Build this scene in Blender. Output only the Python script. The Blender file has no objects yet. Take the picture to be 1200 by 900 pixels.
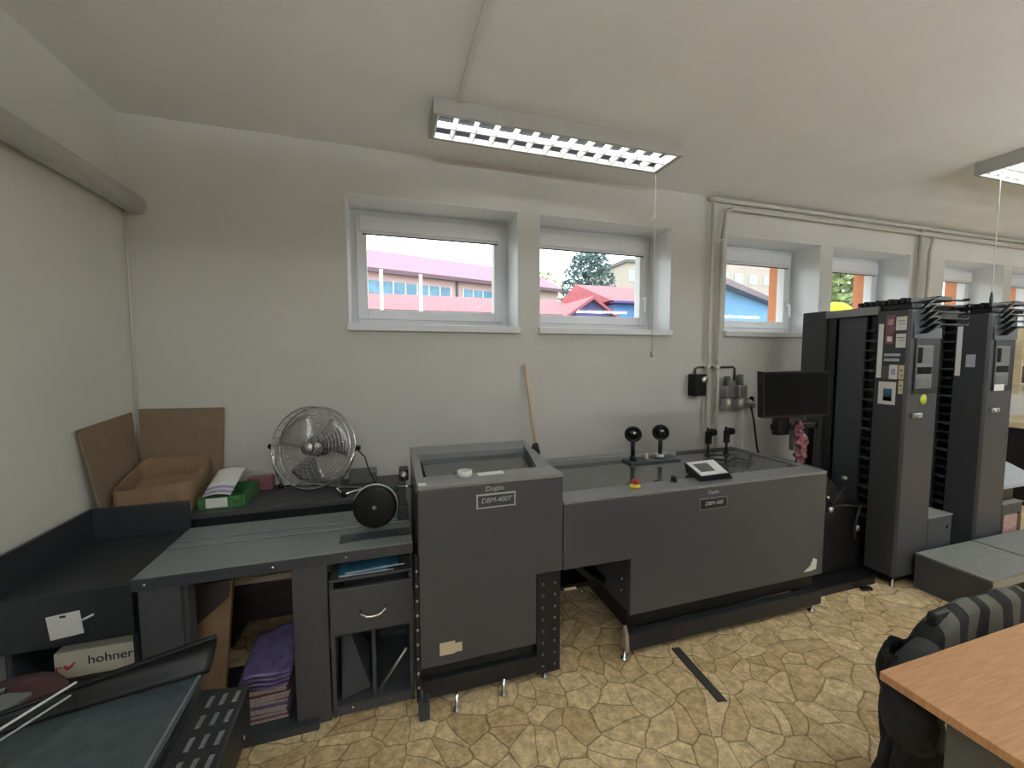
import bpy, bmesh, math, random
from mathutils import Vector, Matrix
random.seed(7)
C = bpy.context.scene.collection
PI = math.pi

# ------------------------------------------------------------------ materials
def mat(name, col, rough=.5, metal=0., var=.06, vscale=18., bump=0., bscale=60., spec=.5, coat=0., emit=None, estr=0.):
    m = bpy.data.materials.new(name); m.use_nodes = True
    nt = m.node_tree; b = nt.nodes['Principled BSDF']
    b.inputs['Roughness'].default_value = rough; b.inputs['Metallic'].default_value = metal
    b.inputs['Specular IOR Level'].default_value = spec; b.inputs['Coat Weight'].default_value = coat
    tc = nt.nodes.new('ShaderNodeTexCoord')
    n = nt.nodes.new('ShaderNodeTexNoise'); n.inputs['Scale'].default_value = vscale; n.inputs['Detail'].default_value = 4
    nt.links.new(tc.outputs['Object'], n.inputs['Vector'])
    r = nt.nodes.new('ShaderNodeValToRGB')
    r.color_ramp.elements[0].position = .3; r.color_ramp.elements[1].position = .7
    r.color_ramp.elements[0].color = tuple(c*(1-var) for c in col)+(1,)
    r.color_ramp.elements[1].color = tuple(min(1, c*(1+var)) for c in col)+(1,)
    nt.links.new(n.outputs['Fac'], r.inputs['Fac']); nt.links.new(r.outputs['Color'], b.inputs['Base Color'])
    if bump:
        n2 = nt.nodes.new('ShaderNodeTexNoise'); n2.inputs['Scale'].default_value = bscale; n2.inputs['Detail'].default_value = 5
        nt.links.new(tc.outputs['Object'], n2.inputs['Vector'])
        bp = nt.nodes.new('ShaderNodeBump'); bp.inputs['Strength'].default_value = bump; bp.inputs['Distance'].default_value = .01
        nt.links.new(n2.outputs['Fac'], bp.inputs['Height']); nt.links.new(bp.outputs['Normal'], b.inputs['Normal'])
    if emit:
        b.inputs['Emission Color'].default_value = emit+(1,); b.inputs['Emission Strength'].default_value = estr
    return m

M = {}
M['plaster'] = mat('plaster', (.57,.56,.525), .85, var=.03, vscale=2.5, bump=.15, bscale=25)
M['plasterlit'] = mat('plaster_left_lit', (.66,.665,.61), .85, var=.03, vscale=2.5, bump=.15, bscale=25)  # paler, slightly greenish copy; the left wall's stronger light is in its colour
M['ceiling'] = mat('ceiling_paint', (.80,.80,.79), .9, var=.03, vscale=2, bump=.1, bscale=20)
M['white'] = mat('white_plastic', (.74,.76,.78), .35, var=.02)
M['sillwhite'] = mat('sill_white', (.72,.73,.74), .3, var=.03)
M['grey'] = mat('machine_grey', (.062,.064,.069), .42, var=.05, vscale=120, spec=.4)
M['tablegrey'] = mat('table_grey', (.19,.215,.21), .3, var=.06, vscale=40, spec=.6)
M['lid'] = mat('lit_top_grey', (.19,.195,.195), .3, var=.06, vscale=30)  # machine grey made paler; light falling on top surfaces is in the colour
M['dark'] = mat('dark_steel', (.015,.016,.018), .4, var=.1, vscale=60, spec=.35)
M['black'] = mat('black_plastic', (.007,.007,.008), .38, var=.1, spec=.28)
M['towergrey'] = mat('tower_grey', (.048,.050,.055), .42, var=.05, vscale=120, spec=.35)
M['blackgloss'] = mat('black_gloss', (.006,.006,.007), .12, var=.1)
M['charcoal'] = mat('charcoal_board', (.042,.046,.054), .4, var=.08, vscale=50)
M['deskblack'] = mat('desk_black', (.05,.05,.052), .45, var=.12, vscale=30)
M['chrome'] = mat('chrome', (.75,.75,.76), .16, 1., var=.03)
M['steel'] = mat('brushed_steel', (.5,.5,.5), .35, .9, var=.08)
M['cardboard'] = mat('cardboard', (.245,.155,.085), .85, var=.10, vscale=14, bump=.1)
M['cardboard2'] = mat('cardboard_sheet', (.20,.145,.09), .85, var=.08, vscale=14, bump=.1)
M['paper'] = mat('paper_white', (.72,.72,.70), .7, var=.03)
M['papercream'] = mat('paper_cream', (.62,.53,.36), .7, var=.05)
M['paperedge'] = mat('paper_edges', (.42,.37,.33), .8, var=.25, vscale=90)
M['purple'] = mat('purple_cover', (.125,.105,.23), .4, var=.4, vscale=22)
M['lilac'] = mat('lilac_cover', (.42,.36,.62), .4, var=.25, vscale=22)
M['magenta'] = mat('plum_cover', (.20,.075,.10), .4, var=.3, vscale=22)
M['green'] = mat('green_card', (.05,.17,.05), .5, var=.5, vscale=40)
M['blue'] = mat('blue_folder', (.03,.14,.24), .3, var=.3, vscale=20)
M['maroon'] = mat('maroon_fabric', (.085,.035,.04), .9, var=.15, bump=.2)
M['wood'] = mat('pale_wood', (.55,.42,.26), .6, var=.1)
M['pipe'] = mat('cream_pipe', (.50,.485,.42), .45, var=.05)
M['pipewhite'] = mat('white_pipe', (.66,.65,.61), .5, var=.03)
M['red'] = mat('red_plastic', (.5,.02,.015), .3)
M['yellow'] = mat('yellow_plastic', (.75,.55,.06), .4)
M['lime'] = mat('lime_sticker', (.42,.48,.03), .5)
M['orange'] = mat('orange_facade', (.62,.24,.11), .85, var=.06, bump=.2)
M['pinkwrap'] = mat('pink_wrap', (.42,.25,.26), .3, var=.3, vscale=30)
M['hose'] = mat('black_rubber', (.012,.012,.012), .5)
M['greybox'] = mat('box_grey', (.115,.118,.11), .6, var=.10, vscale=25)
M['boxedge'] = mat('box_beige', (.27,.26,.21), .6, var=.08)
M['lino2'] = mat('floor_strip', (.08,.078,.07), .4, .4, var=.1)
M['bluepanel'] = mat('pale_blue_panel', (.40,.44,.48), .5, var=.05)
M['brass'] = mat('brass_bowl', (.45,.42,.36), .3, .5, var=.1)
M['brownpipe'] = mat('brown_steel', (.10,.08,.07), .4, .5)
M['wire'] = mat('fan_wire', (.62,.62,.62), .25, 1., var=.03)
M['blade'] = mat('fan_blade', (.42,.42,.42), .35, .9, var=.05)
M['screen'] = mat('screen_black', (.004,.005,.006), .3, var=.05, spec=.06)
M['lcd'] = mat('lcd_grey', (.08,.085,.08), .3, var=.3, vscale=120)
M['lamphouse'] = mat('lamp_housing_shaded', (.36,.35,.325), .5, var=.02)  # grey lowered; the shade on the housing front is put into it
M['louver'] = mat('louver_white', (.86,.86,.85), .35, var=.02)
M['reflector'] = mat('dark_cell_reflector', (.016,.016,.018), .7, var=.05, spec=.05)  # near-black, so the darkness inside the louver cells is painted in
M['tube'] = mat('fluorescent_tube', (.9,.9,.9), .4, emit=(.96,.985,1.), estr=11.)
M['filltube'] = mat('fill_lamp_tube', (.9,.9,.9), .4, emit=(.91,.965,1.), estr=58.)  # tubes of the added out-of-view fill lamps
M['text'] = mat('lettering_grey', (.42,.43,.44), .5)
M['textblack'] = mat('lettering_black', (.02,.02,.02), .6)
M['textred'] = mat('lettering_red', (.5,.06,.02), .6)
M['tray'] = mat('tray_teal_grey', (.045,.062,.066), .22, var=.12, vscale=30)
M['ventgrey'] = mat('vent_grey', (.13,.14,.145), .45)
M['traydark'] = mat('tray_black_steel', (.026,.029,.033), .38, var=.1, vscale=40)
M['platform'] = mat('platform_grey', (.20,.205,.19), .6, var=.10, vscale=25)

def glass(name, refl=.9, tint=(1,1,1)):
    m = bpy.data.materials.new(name); m.use_nodes = True; nt = m.node_tree
    for n in list(nt.nodes): nt.nodes.remove(n)
    o = nt.nodes.new('ShaderNodeOutputMaterial'); t = nt.nodes.new('ShaderNodeBsdfTransparent')
    g = nt.nodes.new('ShaderNodeBsdfGlossy'); g.inputs['Roughness'].default_value = .02
    f = nt.nodes.new('ShaderNodeFresnel'); f.inputs['IOR'].default_value = 1.45
    mx = nt.nodes.new('ShaderNodeMixShader'); t.inputs['Color'].default_value = tint+(1,)
    ge = nt.nodes.new('ShaderNodeNewGeometry'); iv = nt.nodes.new('ShaderNodeMath'); iv.operation = 'SUBTRACT'; iv.inputs[0].default_value = 1
    ml = nt.nodes.new('ShaderNodeMath'); ml.operation = 'MULTIPLY'   # only the outer faces of a pane reflect
    nt.links.new(ge.outputs['Backfacing'], iv.inputs[1]); nt.links.new(f.outputs['Fac'], ml.inputs[0]); nt.links.new(iv.outputs[0], ml.inputs[1])
    nt.links.new(ml.outputs[0], mx.inputs['Fac']); nt.links.new(t.outputs[0], mx.inputs[1]); nt.links.new(g.outputs[0], mx.inputs[2])
    nt.links.new(mx.outputs[0], o.inputs['Surface'])
    return m
M['glass'] = glass('window_glass', tint=(.97,.985,.98))
M['clear'] = glass('clear_acrylic', tint=(.93,.95,.95))

def smoke_cover():
    m = mat('smoke_cover', (.075,.08,.078), .06, var=.05, vscale=10, spec=.9)
    return m
M['cover'] = smoke_cover()

def wood_desk():
    m = mat('beech_laminate', (.40,.17,.075), .38, var=.0, spec=.5)
    nt = m.node_tree; b = nt.nodes['Principled BSDF']
    tc = nt.nodes.new('ShaderNodeTexCoord'); mp = nt.nodes.new('ShaderNodeMapping'); mp.inputs['Scale'].default_value = (4,60,4)
    n = nt.nodes.new('ShaderNodeTexNoise'); n.inputs['Scale'].default_value = 3; n.inputs['Detail'].default_value = 6
    r = nt.nodes.new('ShaderNodeValToRGB'); r.color_ramp.elements[0].color = (.44,.225,.10,1); r.color_ramp.elements[1].color = (.54,.29,.14,1)
    r.color_ramp.elements[0].position = .35; r.color_ramp.elements[1].position = .65
    nt.links.new(tc.outputs['Object'], mp.inputs['Vector']); nt.links.new(mp.outputs[0], n.inputs['Vector'])
    nt.links.new(n.outputs['Fac'], r.inputs['Fac']); nt.links.new(r.outputs['Color'], b.inputs['Base Color'])
    return m
M['beech'] = wood_desk()

def crazy_floor():
    m = bpy.data.materials.new('crazy_paving_lino'); m.use_nodes = True; nt = m.node_tree; b = nt.nodes['Principled BSDF']
    N = nt.nodes.new; L = nt.links.new
    tc = N('ShaderNodeTexCoord')
    def noise(sc, det=2, rough=.5, vec=None):
        n = N('ShaderNodeTexNoise'); n.inputs['Scale'].default_value = sc; n.inputs['Detail'].default_value = det; n.inputs['Roughness'].default_value = rough
        L(vec or tc.outputs['Object'], n.inputs['Vector']); return n
    def ramp(src, p0, c0, p1, c1):
        r = N('ShaderNodeValToRGB'); r.color_ramp.elements[0].position = p0; r.color_ramp.elements[1].position = p1
        r.color_ramp.elements[0].color = c0+(1,); r.color_ramp.elements[1].color = c1+(1,); L(src, r.inputs['Fac']); return r
    def mul(a, c, f=1.):
        x = N('ShaderNodeMix'); x.data_type = 'RGBA'; x.blend_type = 'MULTIPLY'; x.inputs['Factor'].default_value = f
        L(a, x.inputs[6]); L(c, x.inputs[7]); return x.outputs[2]
    # domain distortion so that the stones are uneven in size and shape
    nz = noise(1.7, 1); nz2 = noise(9., 2)
    a1 = N('ShaderNodeVectorMath'); a1.operation = 'SCALE'; a1.inputs['Scale'].default_value = .35; L(nz.outputs['Color'], a1.inputs[0])
    a2 = N('ShaderNodeVectorMath'); a2.operation = 'SCALE'; a2.inputs['Scale'].default_value = .030; L(nz2.outputs['Color'], a2.inputs[0])
    a3 = N('ShaderNodeVectorMath'); a3.operation = 'ADD'; L(tc.outputs['Object'], a3.inputs[0]); L(a1.outputs[0], a3.inputs[1])
    a4 = N('ShaderNodeVectorMath'); a4.operation = 'ADD'; L(a3.outputs[0], a4.inputs[0]); L(a2.outputs[0], a4.inputs[1])
    def vor(feat, sc):
        v = N('ShaderNodeTexVoronoi'); v.feature = feat; v.voronoi_dimensions = '2D'; v.inputs['Scale'].default_value = sc; L(a4.outputs[0], v.inputs['Vector']); return v
    ve, vc, vs = vor('DISTANCE_TO_EDGE', 8.5), vor('F1', 8.5), vor('DISTANCE_TO_EDGE', 17.)
    sep = N('ShaderNodeSeparateColor'); L(vc.outputs['Color'], sep.inputs['Color'])
    col = ramp(sep.outputs['Red'], 0, (.58,.43,.235), 1, (.82,.67,.42)).outputs['Color']
    n2 = noise(22, 9, .75); col = mul(col, ramp(n2.outputs['Fac'], .36, (.62,.56,.47), .60, (1.2,1.19,1.17)).outputs['Color'], .95)
    n3 = noise(70, 6, .7); col = mul(col, ramp(n3.outputs['Fac'], .35, (.80,.78,.74), .62, (1.12,1.12,1.12)).outputs['Color'], .8)
    col = mul(col, ramp(ve.outputs['Distance'], .0, (.24,.19,.15), .04, (1,1,1)).outputs['Color'], .9)
    col = mul(col, ramp(vs.outputs['Distance'], .0, (.55,.5,.44), .03, (1,1,1)).outputs['Color'], .45)
    L(col, b.inputs['Base Color'])
    b.inputs['Roughness'].default_value = .42; b.inputs['Specular IOR Level'].default_value = .4
    bp = N('ShaderNodeBump'); bp.inputs['Strength'].default_value = .2; bp.inputs['Distance'].default_value = .004
    L(n2.outputs['Fac'], bp.inputs['Height']); L(bp.outputs['Normal'], b.inputs['Normal'])
    return m
M['floor'] = crazy_floor()

def striped():
    m = mat('striped_cloth', (.1,.1,.1), .9, bump=.3, bscale=200)
    nt = m.node_tree; b = nt.nodes['Principled BSDF']; N = nt.nodes.new
    tc = N('ShaderNodeTexCoord'); sx = N('ShaderNodeSeparateXYZ')
    nt.links.new(tc.outputs['UV'], sx.inputs[0])
    mt = N('ShaderNodeMath'); mt.operation = 'MULTIPLY'; mt.inputs[1].default_value = 4.6; nt.links.new(sx.outputs['X'], mt.inputs[0])
    fr = N('ShaderNodeMath'); fr.operation = 'FRACT'; nt.links.new(mt.outputs[0], fr.inputs[0])
    r = N('ShaderNodeValToRGB'); r.color_ramp.interpolation = 'CONSTANT'
    r.color_ramp.elements[0].color = (.012,.012,.013,1); r.color_ramp.elements[1].position = .46; r.color_ramp.elements[1].color = (.115,.115,.095,1)
    nt.links.new(fr.outputs[0], r.inputs['Fac']); nt.links.new(r.outputs['Color'], b.inputs['Base Color'])
    return m
M['stripes'] = striped()

ORD = ['first','second','third','fourth','fifth','sixth','seventh','eighth','ninth']
# ------------------------------------------------------------------ geometry helpers
class MB:
    """collects shapes, in world coordinates, for ONE mesh"""
    def __init__(s, xf=None): s.bm = bmesh.new(); s.xf = xf; s.uv = None
    def _fin(s, vs, xf=None):
        for t in (xf, s.xf):
            if t is not None: bmesh.ops.transform(s.bm, matrix=t, verts=vs)
    def box(s, x0, x1, y0, y1, z0, z1, bev=0., xf=None, mi=0):
        r = bmesh.ops.create_cube(s.bm, size=1.); vs = r['verts']
        for v in vs:
            v.co = Vector((x0 if v.co.x < 0 else x1, y0 if v.co.y < 0 else y1, z0 if v.co.z < 0 else z1))
        fs = set(f for v in vs for f in v.link_faces)
        for f in fs: f.material_index = mi
        if bev:
            es = list(set(e for v in vs for e in v.link_edges))
            rr = bmesh.ops.bevel(s.bm, geom=es, offset=bev, segments=2, affect='EDGES', profile=.5)
            vs = list(set(rr['verts']) | set(v for v in vs if v.is_valid))
        s._fin(vs, xf); return s
    def prism(s, pts, a0, a1, axis='y', bev=0., xf=None):
        """closed polygon pts in the plane across axis, extruded a0..a1.  y: pts=(x,z); x: pts=(y,z); z: pts=(x,y)"""
        def P(p, a):
            if axis == 'y': return (p[0], a, p[1])
            if axis == 'x': return (a, p[0], p[1])
            return (p[0], p[1], a)
        A = [s.bm.verts.new(P(p, a0)) for p in pts]; B = [s.bm.verts.new(P(p, a1)) for p in pts]; n = len(pts)
        fs = [s.bm.faces.new(A), s.bm.faces.new(B[::-1])]
        for i in range(n): fs.append(s.bm.faces.new((A[i], B[i], B[(i+1) % n], A[(i+1) % n])))
        bmesh.ops.recalc_face_normals(s.bm, faces=fs)
        vs = A+B
        if bev:
            es = list(set(e for v in vs for e in v.link_edges))
            rr = bmesh.ops.bevel(s.bm, geom=es, offset=bev, segments=2, affect='EDGES', profile=.5)
            vs = list(set(rr['verts']) | set(v for v in vs if v.is_valid))
        s._fin(vs, xf); return s
    def hexa(s, p, xf=None):
        """8 corners: bottom 4 (ccw) then top 4"""
        v = [s.bm.verts.new(q) for q in p]
        fs = [s.bm.faces.new([v[i] for i in f]) for f in ((3,2,1,0),(4,5,6,7),(0,1,5,4),(1,2,6,5),(2,3,7,6),(3,0,4,7))]
        bmesh.ops.recalc_face_normals(s.bm, faces=fs); s._fin(v, xf); return s
    def lathe(s, prof, c=(0,0,0), axis=(0,0,1), seg=24, xf=None):
        """profile (r, h) along axis from c; ends closed when r=0"""
        q = Vector((0,0,1)).rotation_difference(Vector(axis).normalized()); c = Vector(c)
        rings = []
        for r, h in prof:
            if r < 1e-6: rings.append([s.bm.verts.new(c + q @ Vector((0,0,h)))])
            else: rings.append([s.bm.verts.new(c + q @ Vector((r*math.cos(2*PI*k/seg), r*math.sin(2*PI*k/seg), h))) for k in range(seg)])
        fs = []
        for a, b in zip(rings, rings[1:]):
            for k in range(seg):
                k2 = (k+1) % seg
                if len(a) == 1 and len(b) == 1: continue
                if len(a) == 1: f = (a[0], b[k], b[k2])
                elif len(b) == 1: f = (a[k], b[0], a[k2])
                else: f = (a[k], b[k], b[k2], a[k2])
                fs.append(s.bm.faces.new(f))
        if len(rings[0]) > 1: fs.append(s.bm.faces.new(rings[0]))
        if len(rings[-1]) > 1: fs.append(s.bm.faces.new(rings[-1][::-1]))
        for f in fs: f.smooth = len(f.verts) <= 4
        bmesh.ops.recalc_face_normals(s.bm, faces=fs)
        s._fin([v for r in rings for v in r], xf); return s
    def cyl(s, a, b, r, seg=16, r2=None, xf=None):
        a = Vector(a); b = Vector(b); d = b-a
        return s.lathe([(r, 0), (r if r2 is None else r2, d.length)], a, d, seg, xf)
    def tube(s, pts, r, seg=8, closed=False, xf=None):
        pts = [Vector(p) for p in pts]; n = len(pts); rings = []
        up = Vector((0,0,1)); nrm = None
        for i, p in enumerate(pts):
            if closed: t = (pts[(i+1) % n]-pts[i-1]).normalized()
            else: t = (pts[min(i+1, n-1)]-pts[max(i-1, 0)]).normalized()
            if nrm is None:
                nrm = t.cross(up if abs(t.z) < .9 else Vector((1,0,0))).normalized()
            nrm = (nrm - t*nrm.dot(t)).normalized(); bi = t.cross(nrm)
            rr = r[i] if isinstance(r, (list, tuple)) else r
            rings.append([s.bm.verts.new(p + (nrm*math.cos(2*PI*k/seg)+bi*math.sin(2*PI*k/seg))*rr) for k in range(seg)])
        fs = []
        rng = range(n) if closed else range(n-1)
        for i in rng:
            a, b = rings[i], rings[(i+1) % n]
            for k in range(seg): fs.append(s.bm.faces.new((a[k], a[(k+1) % seg], b[(k+1) % seg], b[k])))
        if not closed: fs += [s.bm.faces.new(rings[0][::-1]), s.bm.faces.new(rings[-1])]
        for f in fs: f.smooth = True
        bmesh.ops.recalc_face_normals(s.bm, faces=fs)
        s._fin([v for q in rings for v in q], xf); return s
    def ring(s, c, axis, R, r, seg=48, rs=6):
        q = Vector((0,0,1)).rotation_difference(Vector(axis).normalized()); c = Vector(c)
        return s.tube([c + q @ Vector((R*math.cos(2*PI*k/seg), R*math.sin(2*PI*k/seg), 0)) for k in range(seg)], r, rs, True)
    def ball(s, c, r, sc=(1,1,1), seg=20, xf=None):
        rr = bmesh.ops.create_uvsphere(s.bm, u_segments=seg, v_segments=seg//2, radius=r)
        for v in rr['verts']:
            v.co = Vector((v.co.x*sc[0], v.co.y*sc[1], v.co.z*sc[2])) + Vector(c)
            for f in v.link_faces: f.smooth = True
        s._fin(rr['verts'], xf); return s
    def sheet(s, f, nu, nv, th=0., uv=False):
        """grid surface f(u,v), optional thickness along its normal"""
        V = [[s.bm.verts.new(f(i/nu, j/nv)) for j in range(nv+1)] for i in range(nu+1)]
        fs = []
        if uv and s.uv is None: s.uv = s.bm.loops.layers.uv.new('UVMap')
        for i in range(nu):
            for j in range(nv):
                fc = s.bm.faces.new((V[i][j], V[i+1][j], V[i+1][j+1], V[i][j+1])); fc.smooth = True; fs.append(fc)
                if uv:
                    for lp, (a, b) in zip(fc.loops, ((i,j),(i+1,j),(i+1,j+1),(i,j+1))): lp[s.uv].uv = (a/nu, b/nv)
        if th:
            bmesh.ops.recalc_face_normals(s.bm, faces=fs)
            bmesh.ops.solidify(s.bm, geom=fs, thickness=th)
        return s
    def build(s, name, m, parent=None, loc=None):
        me = bpy.data.meshes.new(name); 
        root = parent
        while root is not None and root.parent is not None: root = root.parent
        off = Vector(root.location) if root is not None else Vector(loc if loc is not None else (0,0,0))
        bmesh.ops.translate(s.bm, vec=-off, verts=s.bm.verts)
        s.bm.to_mesh(me); s.bm.free()
        o = bpy.data.objects.new(name, me); C.objects.link(o)
        for mm in (m if isinstance(m, (list, tuple)) else [m]): me.materials.append(mm)
        if parent is not None: o.parent = parent
        else: o.location = off
        return o

def tag(o, label=None, cat=None, group=None, kind=None):
    if label: o['label'] = label
    if cat: o['category'] = cat
    if group: o['group'] = group
    if kind: o['kind'] = kind
    return o
def thing(name, loc, label=None, cat=None, group=None, kind=None):
    o = bpy.data.objects.new(name, None); C.objects.link(o); o.location = loc; o.empty_display_size = .1
    return tag(o, label, cat, group, kind)
def kids(o): return [c for c in bpy.data.objects if c.parent == o]
def dup(root, delta, label=None, group=None):
    def cp(o, par):
        c = o.copy(); C.objects.link(c); c.parent = par
        for ch in kids(o): cp(ch, c)
        return c
    c = cp(root, None); c.location = Vector(root.location)+Vector(delta)
    if label: c['label'] = label
    if group: c['group'] = group
    return c
def lettering(name, txt, size, m, parent, loc, rot=(PI/2,0,0), shear=0., sx=1., ext=.0006):
    cu = bpy.data.curves.new(name, 'FONT'); cu.body = txt; cu.size = size; cu.extrude = ext; cu.align_x = 'CENTER'; cu.align_y = 'CENTER'; cu.shear = shear
    t = bpy.data.objects.new(name+'_curve', cu); C.objects.link(t)
    bpy.context.view_layer.update()
    me = bpy.data.meshes.new_from_object(t.evaluated_get(bpy.context.evaluated_depsgraph_get()))
    bpy.data.objects.remove(t); bpy.data.curves.remove(cu)
    from mathutils import Euler
    root = parent
    while root.parent is not None: root = root.parent
    me.transform(Matrix.Translation(Vector(loc)-Vector(root.location)) @ Euler(rot).to_matrix().to_4x4() @ Matrix.Diagonal((sx,1,1,1)))
    me.name = name; o = bpy.data.objects.new(name, me); C.objects.link(o); me.materials.clear(); me.materials.append(m); o.parent = parent
    return o
def RZ(a, c): 
    c = Vector(c); return Matrix.Translation(c) @ Matrix.Rotation(a, 4, 'Z') @ Matrix.Translation(-c)

# ------------------------------------------------------------------ camera
cam = bpy.data.objects.new('camera', bpy.data.cameras.new('camera')); C.objects.link(cam)
yaw, pit, rol, FPX = .300633, .0690043, -.00164, 473.87
fw = Vector((math.sin(yaw)*math.cos(pit), math.cos(yaw)*math.cos(pit), -math.sin(pit)))
rt = Vector((math.cos(yaw), -math.sin(yaw), 0)); up = rt.cross(fw)
r2 = rt*math.cos(rol)+up*math.sin(rol); u2 = -rt*math.sin(rol)+up*math.cos(rol)
R = Matrix((r2, u2, -fw)).transposed().to_4x4()
cam.matrix_world = Matrix.Translation((0,0,1.55)) @ R
cam.data.sensor_fit = 'HORIZONTAL'; cam.data.sensor_width = 36; cam.data.lens = FPX*36/1200; cam.data.clip_start = .02; cam.data.clip_end = 500
bpy.context.scene.camera = cam

# ------------------------------------------------------------------ the room
LX, RX, BY, FY, CZ = -1.335, 9.6, 2.75, -3.4, 2.84
def struct(name, mb, m): return tag(mb.build(name, m), kind='structure')
struct('floor', MB().box(LX-.2, RX+.2, FY-.2, BY+.3, -.1, 0), M['floor'])
struct('ceiling', MB().box(LX-.2, RX+.2, FY-.2, BY+.5, CZ, CZ+.15), M['ceiling'])
struct('wall_left', MB().box(LX-.2, LX, FY-.2, BY, 0, CZ), M['plasterlit'])
struct('wall_right', MB().box(RX, RX+.2, FY-.2, BY, 0, CZ), M['plaster'])
struct('wall_front', MB().box(LX, RX, FY-.2, FY, 0, CZ), M['plaster'])
WZ0, WZ1 = 1.755, 2.555
wins = [(-.22,.90),(1.06,2.18),(2.725,3.80),(3.95,5.02),(5.555,6.60),(6.745,7.80)]
def pierced(y0, y1, inset, z0, z1):
    mb = MB(); xs = [LX-.2]
    for a, b in wins: xs += [a+inset, b-(inset if b != 2.18 else 0)]
    xs.append(RX+.2)
    lo, hi = WZ0-.045+inset, WZ1-inset
    mb.box(xs[0], xs[-1], y0, y1, z0, lo); mb.box(xs[0], xs[-1], y0, y1, hi, z1)
    for i in range(0, len(xs), 2): mb.box(xs[i], xs[i+1], y0, y1, lo, hi)
    return mb
struct('wall_back', pierced(BY, 3.11, 0, 0, CZ), M['plaster'])
struct('wall_outside', pierced(3.11, 3.23, .045, .2, 4.2), M['orange'])

for i, (a, b) in enumerate(wins):
    w = thing('window_%d' % (i+1), ((a+b)/2, BY, WZ0), kind='structure')
    fy0, fy1 = 3.03, 3.10
    z0, z1 = WZ0+.015, WZ1
    mb = MB()
    t = .05
    mb.box(a, a+t, fy0, fy1, z0, z1, .003).box(b-t, b, fy0, fy1, z0, z1, .003).box(a+t, b-t, fy0, fy1, z1-t, z1, .003).box(a+t, b-t, fy0, fy1, z0, z0+t, .003)
    mb.build('window_frame', M['white'], w)
    mb = MB(); a2, b2, c0, c1 = a+t-.012, b-t+.012, z0+t-.012, z1-t+.012; s = .068
    mb.box(a2, a2+s, fy0-.018, fy1-.01, c0, c1, .005).box(b2-s, b2, fy0-.018, fy1-.01, c0, c1, .005)
    mb.box(a2+s, b2-s, fy0-.018, fy1-.01, c1-s, c1, .005).box(a2+s, b2-s, fy0-.018, fy1-.01, c0, c0+s, .005)
    sash = mb.build('sash', M['white'], w)
    MB().box(a2+s-.005, b2-s+.005, 3.055, 3.065, c0+s-.005, c1-s+.005).build('glass_pane', M['glass'], sash)
    mb = MB()   # blind rolled up in its cassette above the pane
    mb.box(a2+.03, b2-.03, fy0-.05, fy0-.019, c1-s-.045, c1-.012, .006)
    bc = mb.build('blind_cassette', M['white'], w)
    MB().box(a2+.045, b2-.045, fy0-.040, fy0-.028, c1-s-.062, c1-s-.046, .003).build('blind_rail', M['sillwhite'], bc)
    MB().box(a2+.045, b2-.045, fy0-.038, fy0-.03, c1-s-.069, c1-s-.0625).build('blind_seal', M['dark'], bc)
    mb = MB()
    yo = BY-.001
    mb.box(a-.008, b+.008, BY-.030, yo, WZ0-.044, WZ0+.001, .004)
    mb.box(a+.001, b-.001, yo, fy0+.01, WZ0-.044, WZ0)
    mb.build('window_sill', M['sillwhite'], w)
    MB().box(a-.0, a+.004, BY+.001, fy0-.001, WZ0+.001, WZ1).box(b-.004, b, BY+.001, fy0-.001, WZ0+.001, WZ1).box(a+.0045, b-.0045, BY+.001, fy0-.001, WZ1-.004, WZ1).build('lit_reveal_panels', M['white'], w)  # white-painted reveals; panels added to carry their daylight brightness
    if i in (1, 2):
        mb = MB(); hx = b2-s*.5
        mb.box(hx-.013, hx+.013, fy0-.028, fy0-.018, 2.0, 2.07, .004).cyl((hx,fy0-.028,2.035), (hx,fy0-.055,2.035), .009)
        mb.box(hx-.009, hx+.009, fy0-.066, fy0-.052, 1.92, 2.045, .005)
        mb.build('window_handle', M['white'], sash)

# pipe along the left wall, conduits, heating pipes
tag(MB().cyl((-1.278, FY, 2.37), (-1.278, BY-.001, 2.37), .052, 24).build('wall_pipe', M['pipewhite'], loc=(-1.278,0,2.37)),
    'thick white pipe running along the left wall below the ceiling', 'pipe')
tag(MB().box(.366,.386, FY, 2.125, CZ-.016, CZ-.0005, .003).build('cable_conduit', M['pipewhite'], loc=(.376,0,CZ)),
    'slim white cable conduit across the ceiling to the near lamp', 'conduit')
tag(MB().tube([(-1.318,2.735,2.33),(-1.320,2.735,1.8),(-1.322,2.736,1.26)], .004, 6).build('corner_cable', M['pipewhite'], loc=(-1.32,2.735,1.26)),
    'thin white cable down the left corner of the room', 'cable')
def pipe_thing(name, pts, r, label, m='pipe', clips=()):
    t = thing(name, pts[0], label, 'pipe')
    MB().tube(pts, r, 12).build('pipe_run', M[m], t)
    for c in clips:
        MB().box(c[0]-r-.006, c[0]+r+.006, c[1]-r-.004, BY-.0005, c[2]-.012, c[2]+.012, .003).build('pipe_clip', M['pipewhite'], t)
    return t
pipe_thing('ceiling_pipe', [(2.50,2.715,2.808),(2.56,2.715,2.808),(9.58,2.715,2.808)], .018, 'upper of the two cream pipes along the top of the window wall')
pipe_thing('ceiling_pipe', [(2.635,2.705,2.50),(2.66,2.70,2.715),(2.72,2.70,2.745),(9.58,2.70,2.745)], .016, 'lower of the two cream pipes along the top of the window wall')
pipe_thing('riser_pipe', [(2.535,2.712,2.785),(2.535,2.712,.02)], .013, 'left cream riser pipe beside the air regulator', clips=((2.535,2.715,1.46),))
pipe_thing('riser_pipe', [(2.635,2.709,2.48),(2.635,2.709,.02)], .016, 'right cream riser pipe beside the air regulator', clips=((2.625,2.715,1.46),))
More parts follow.
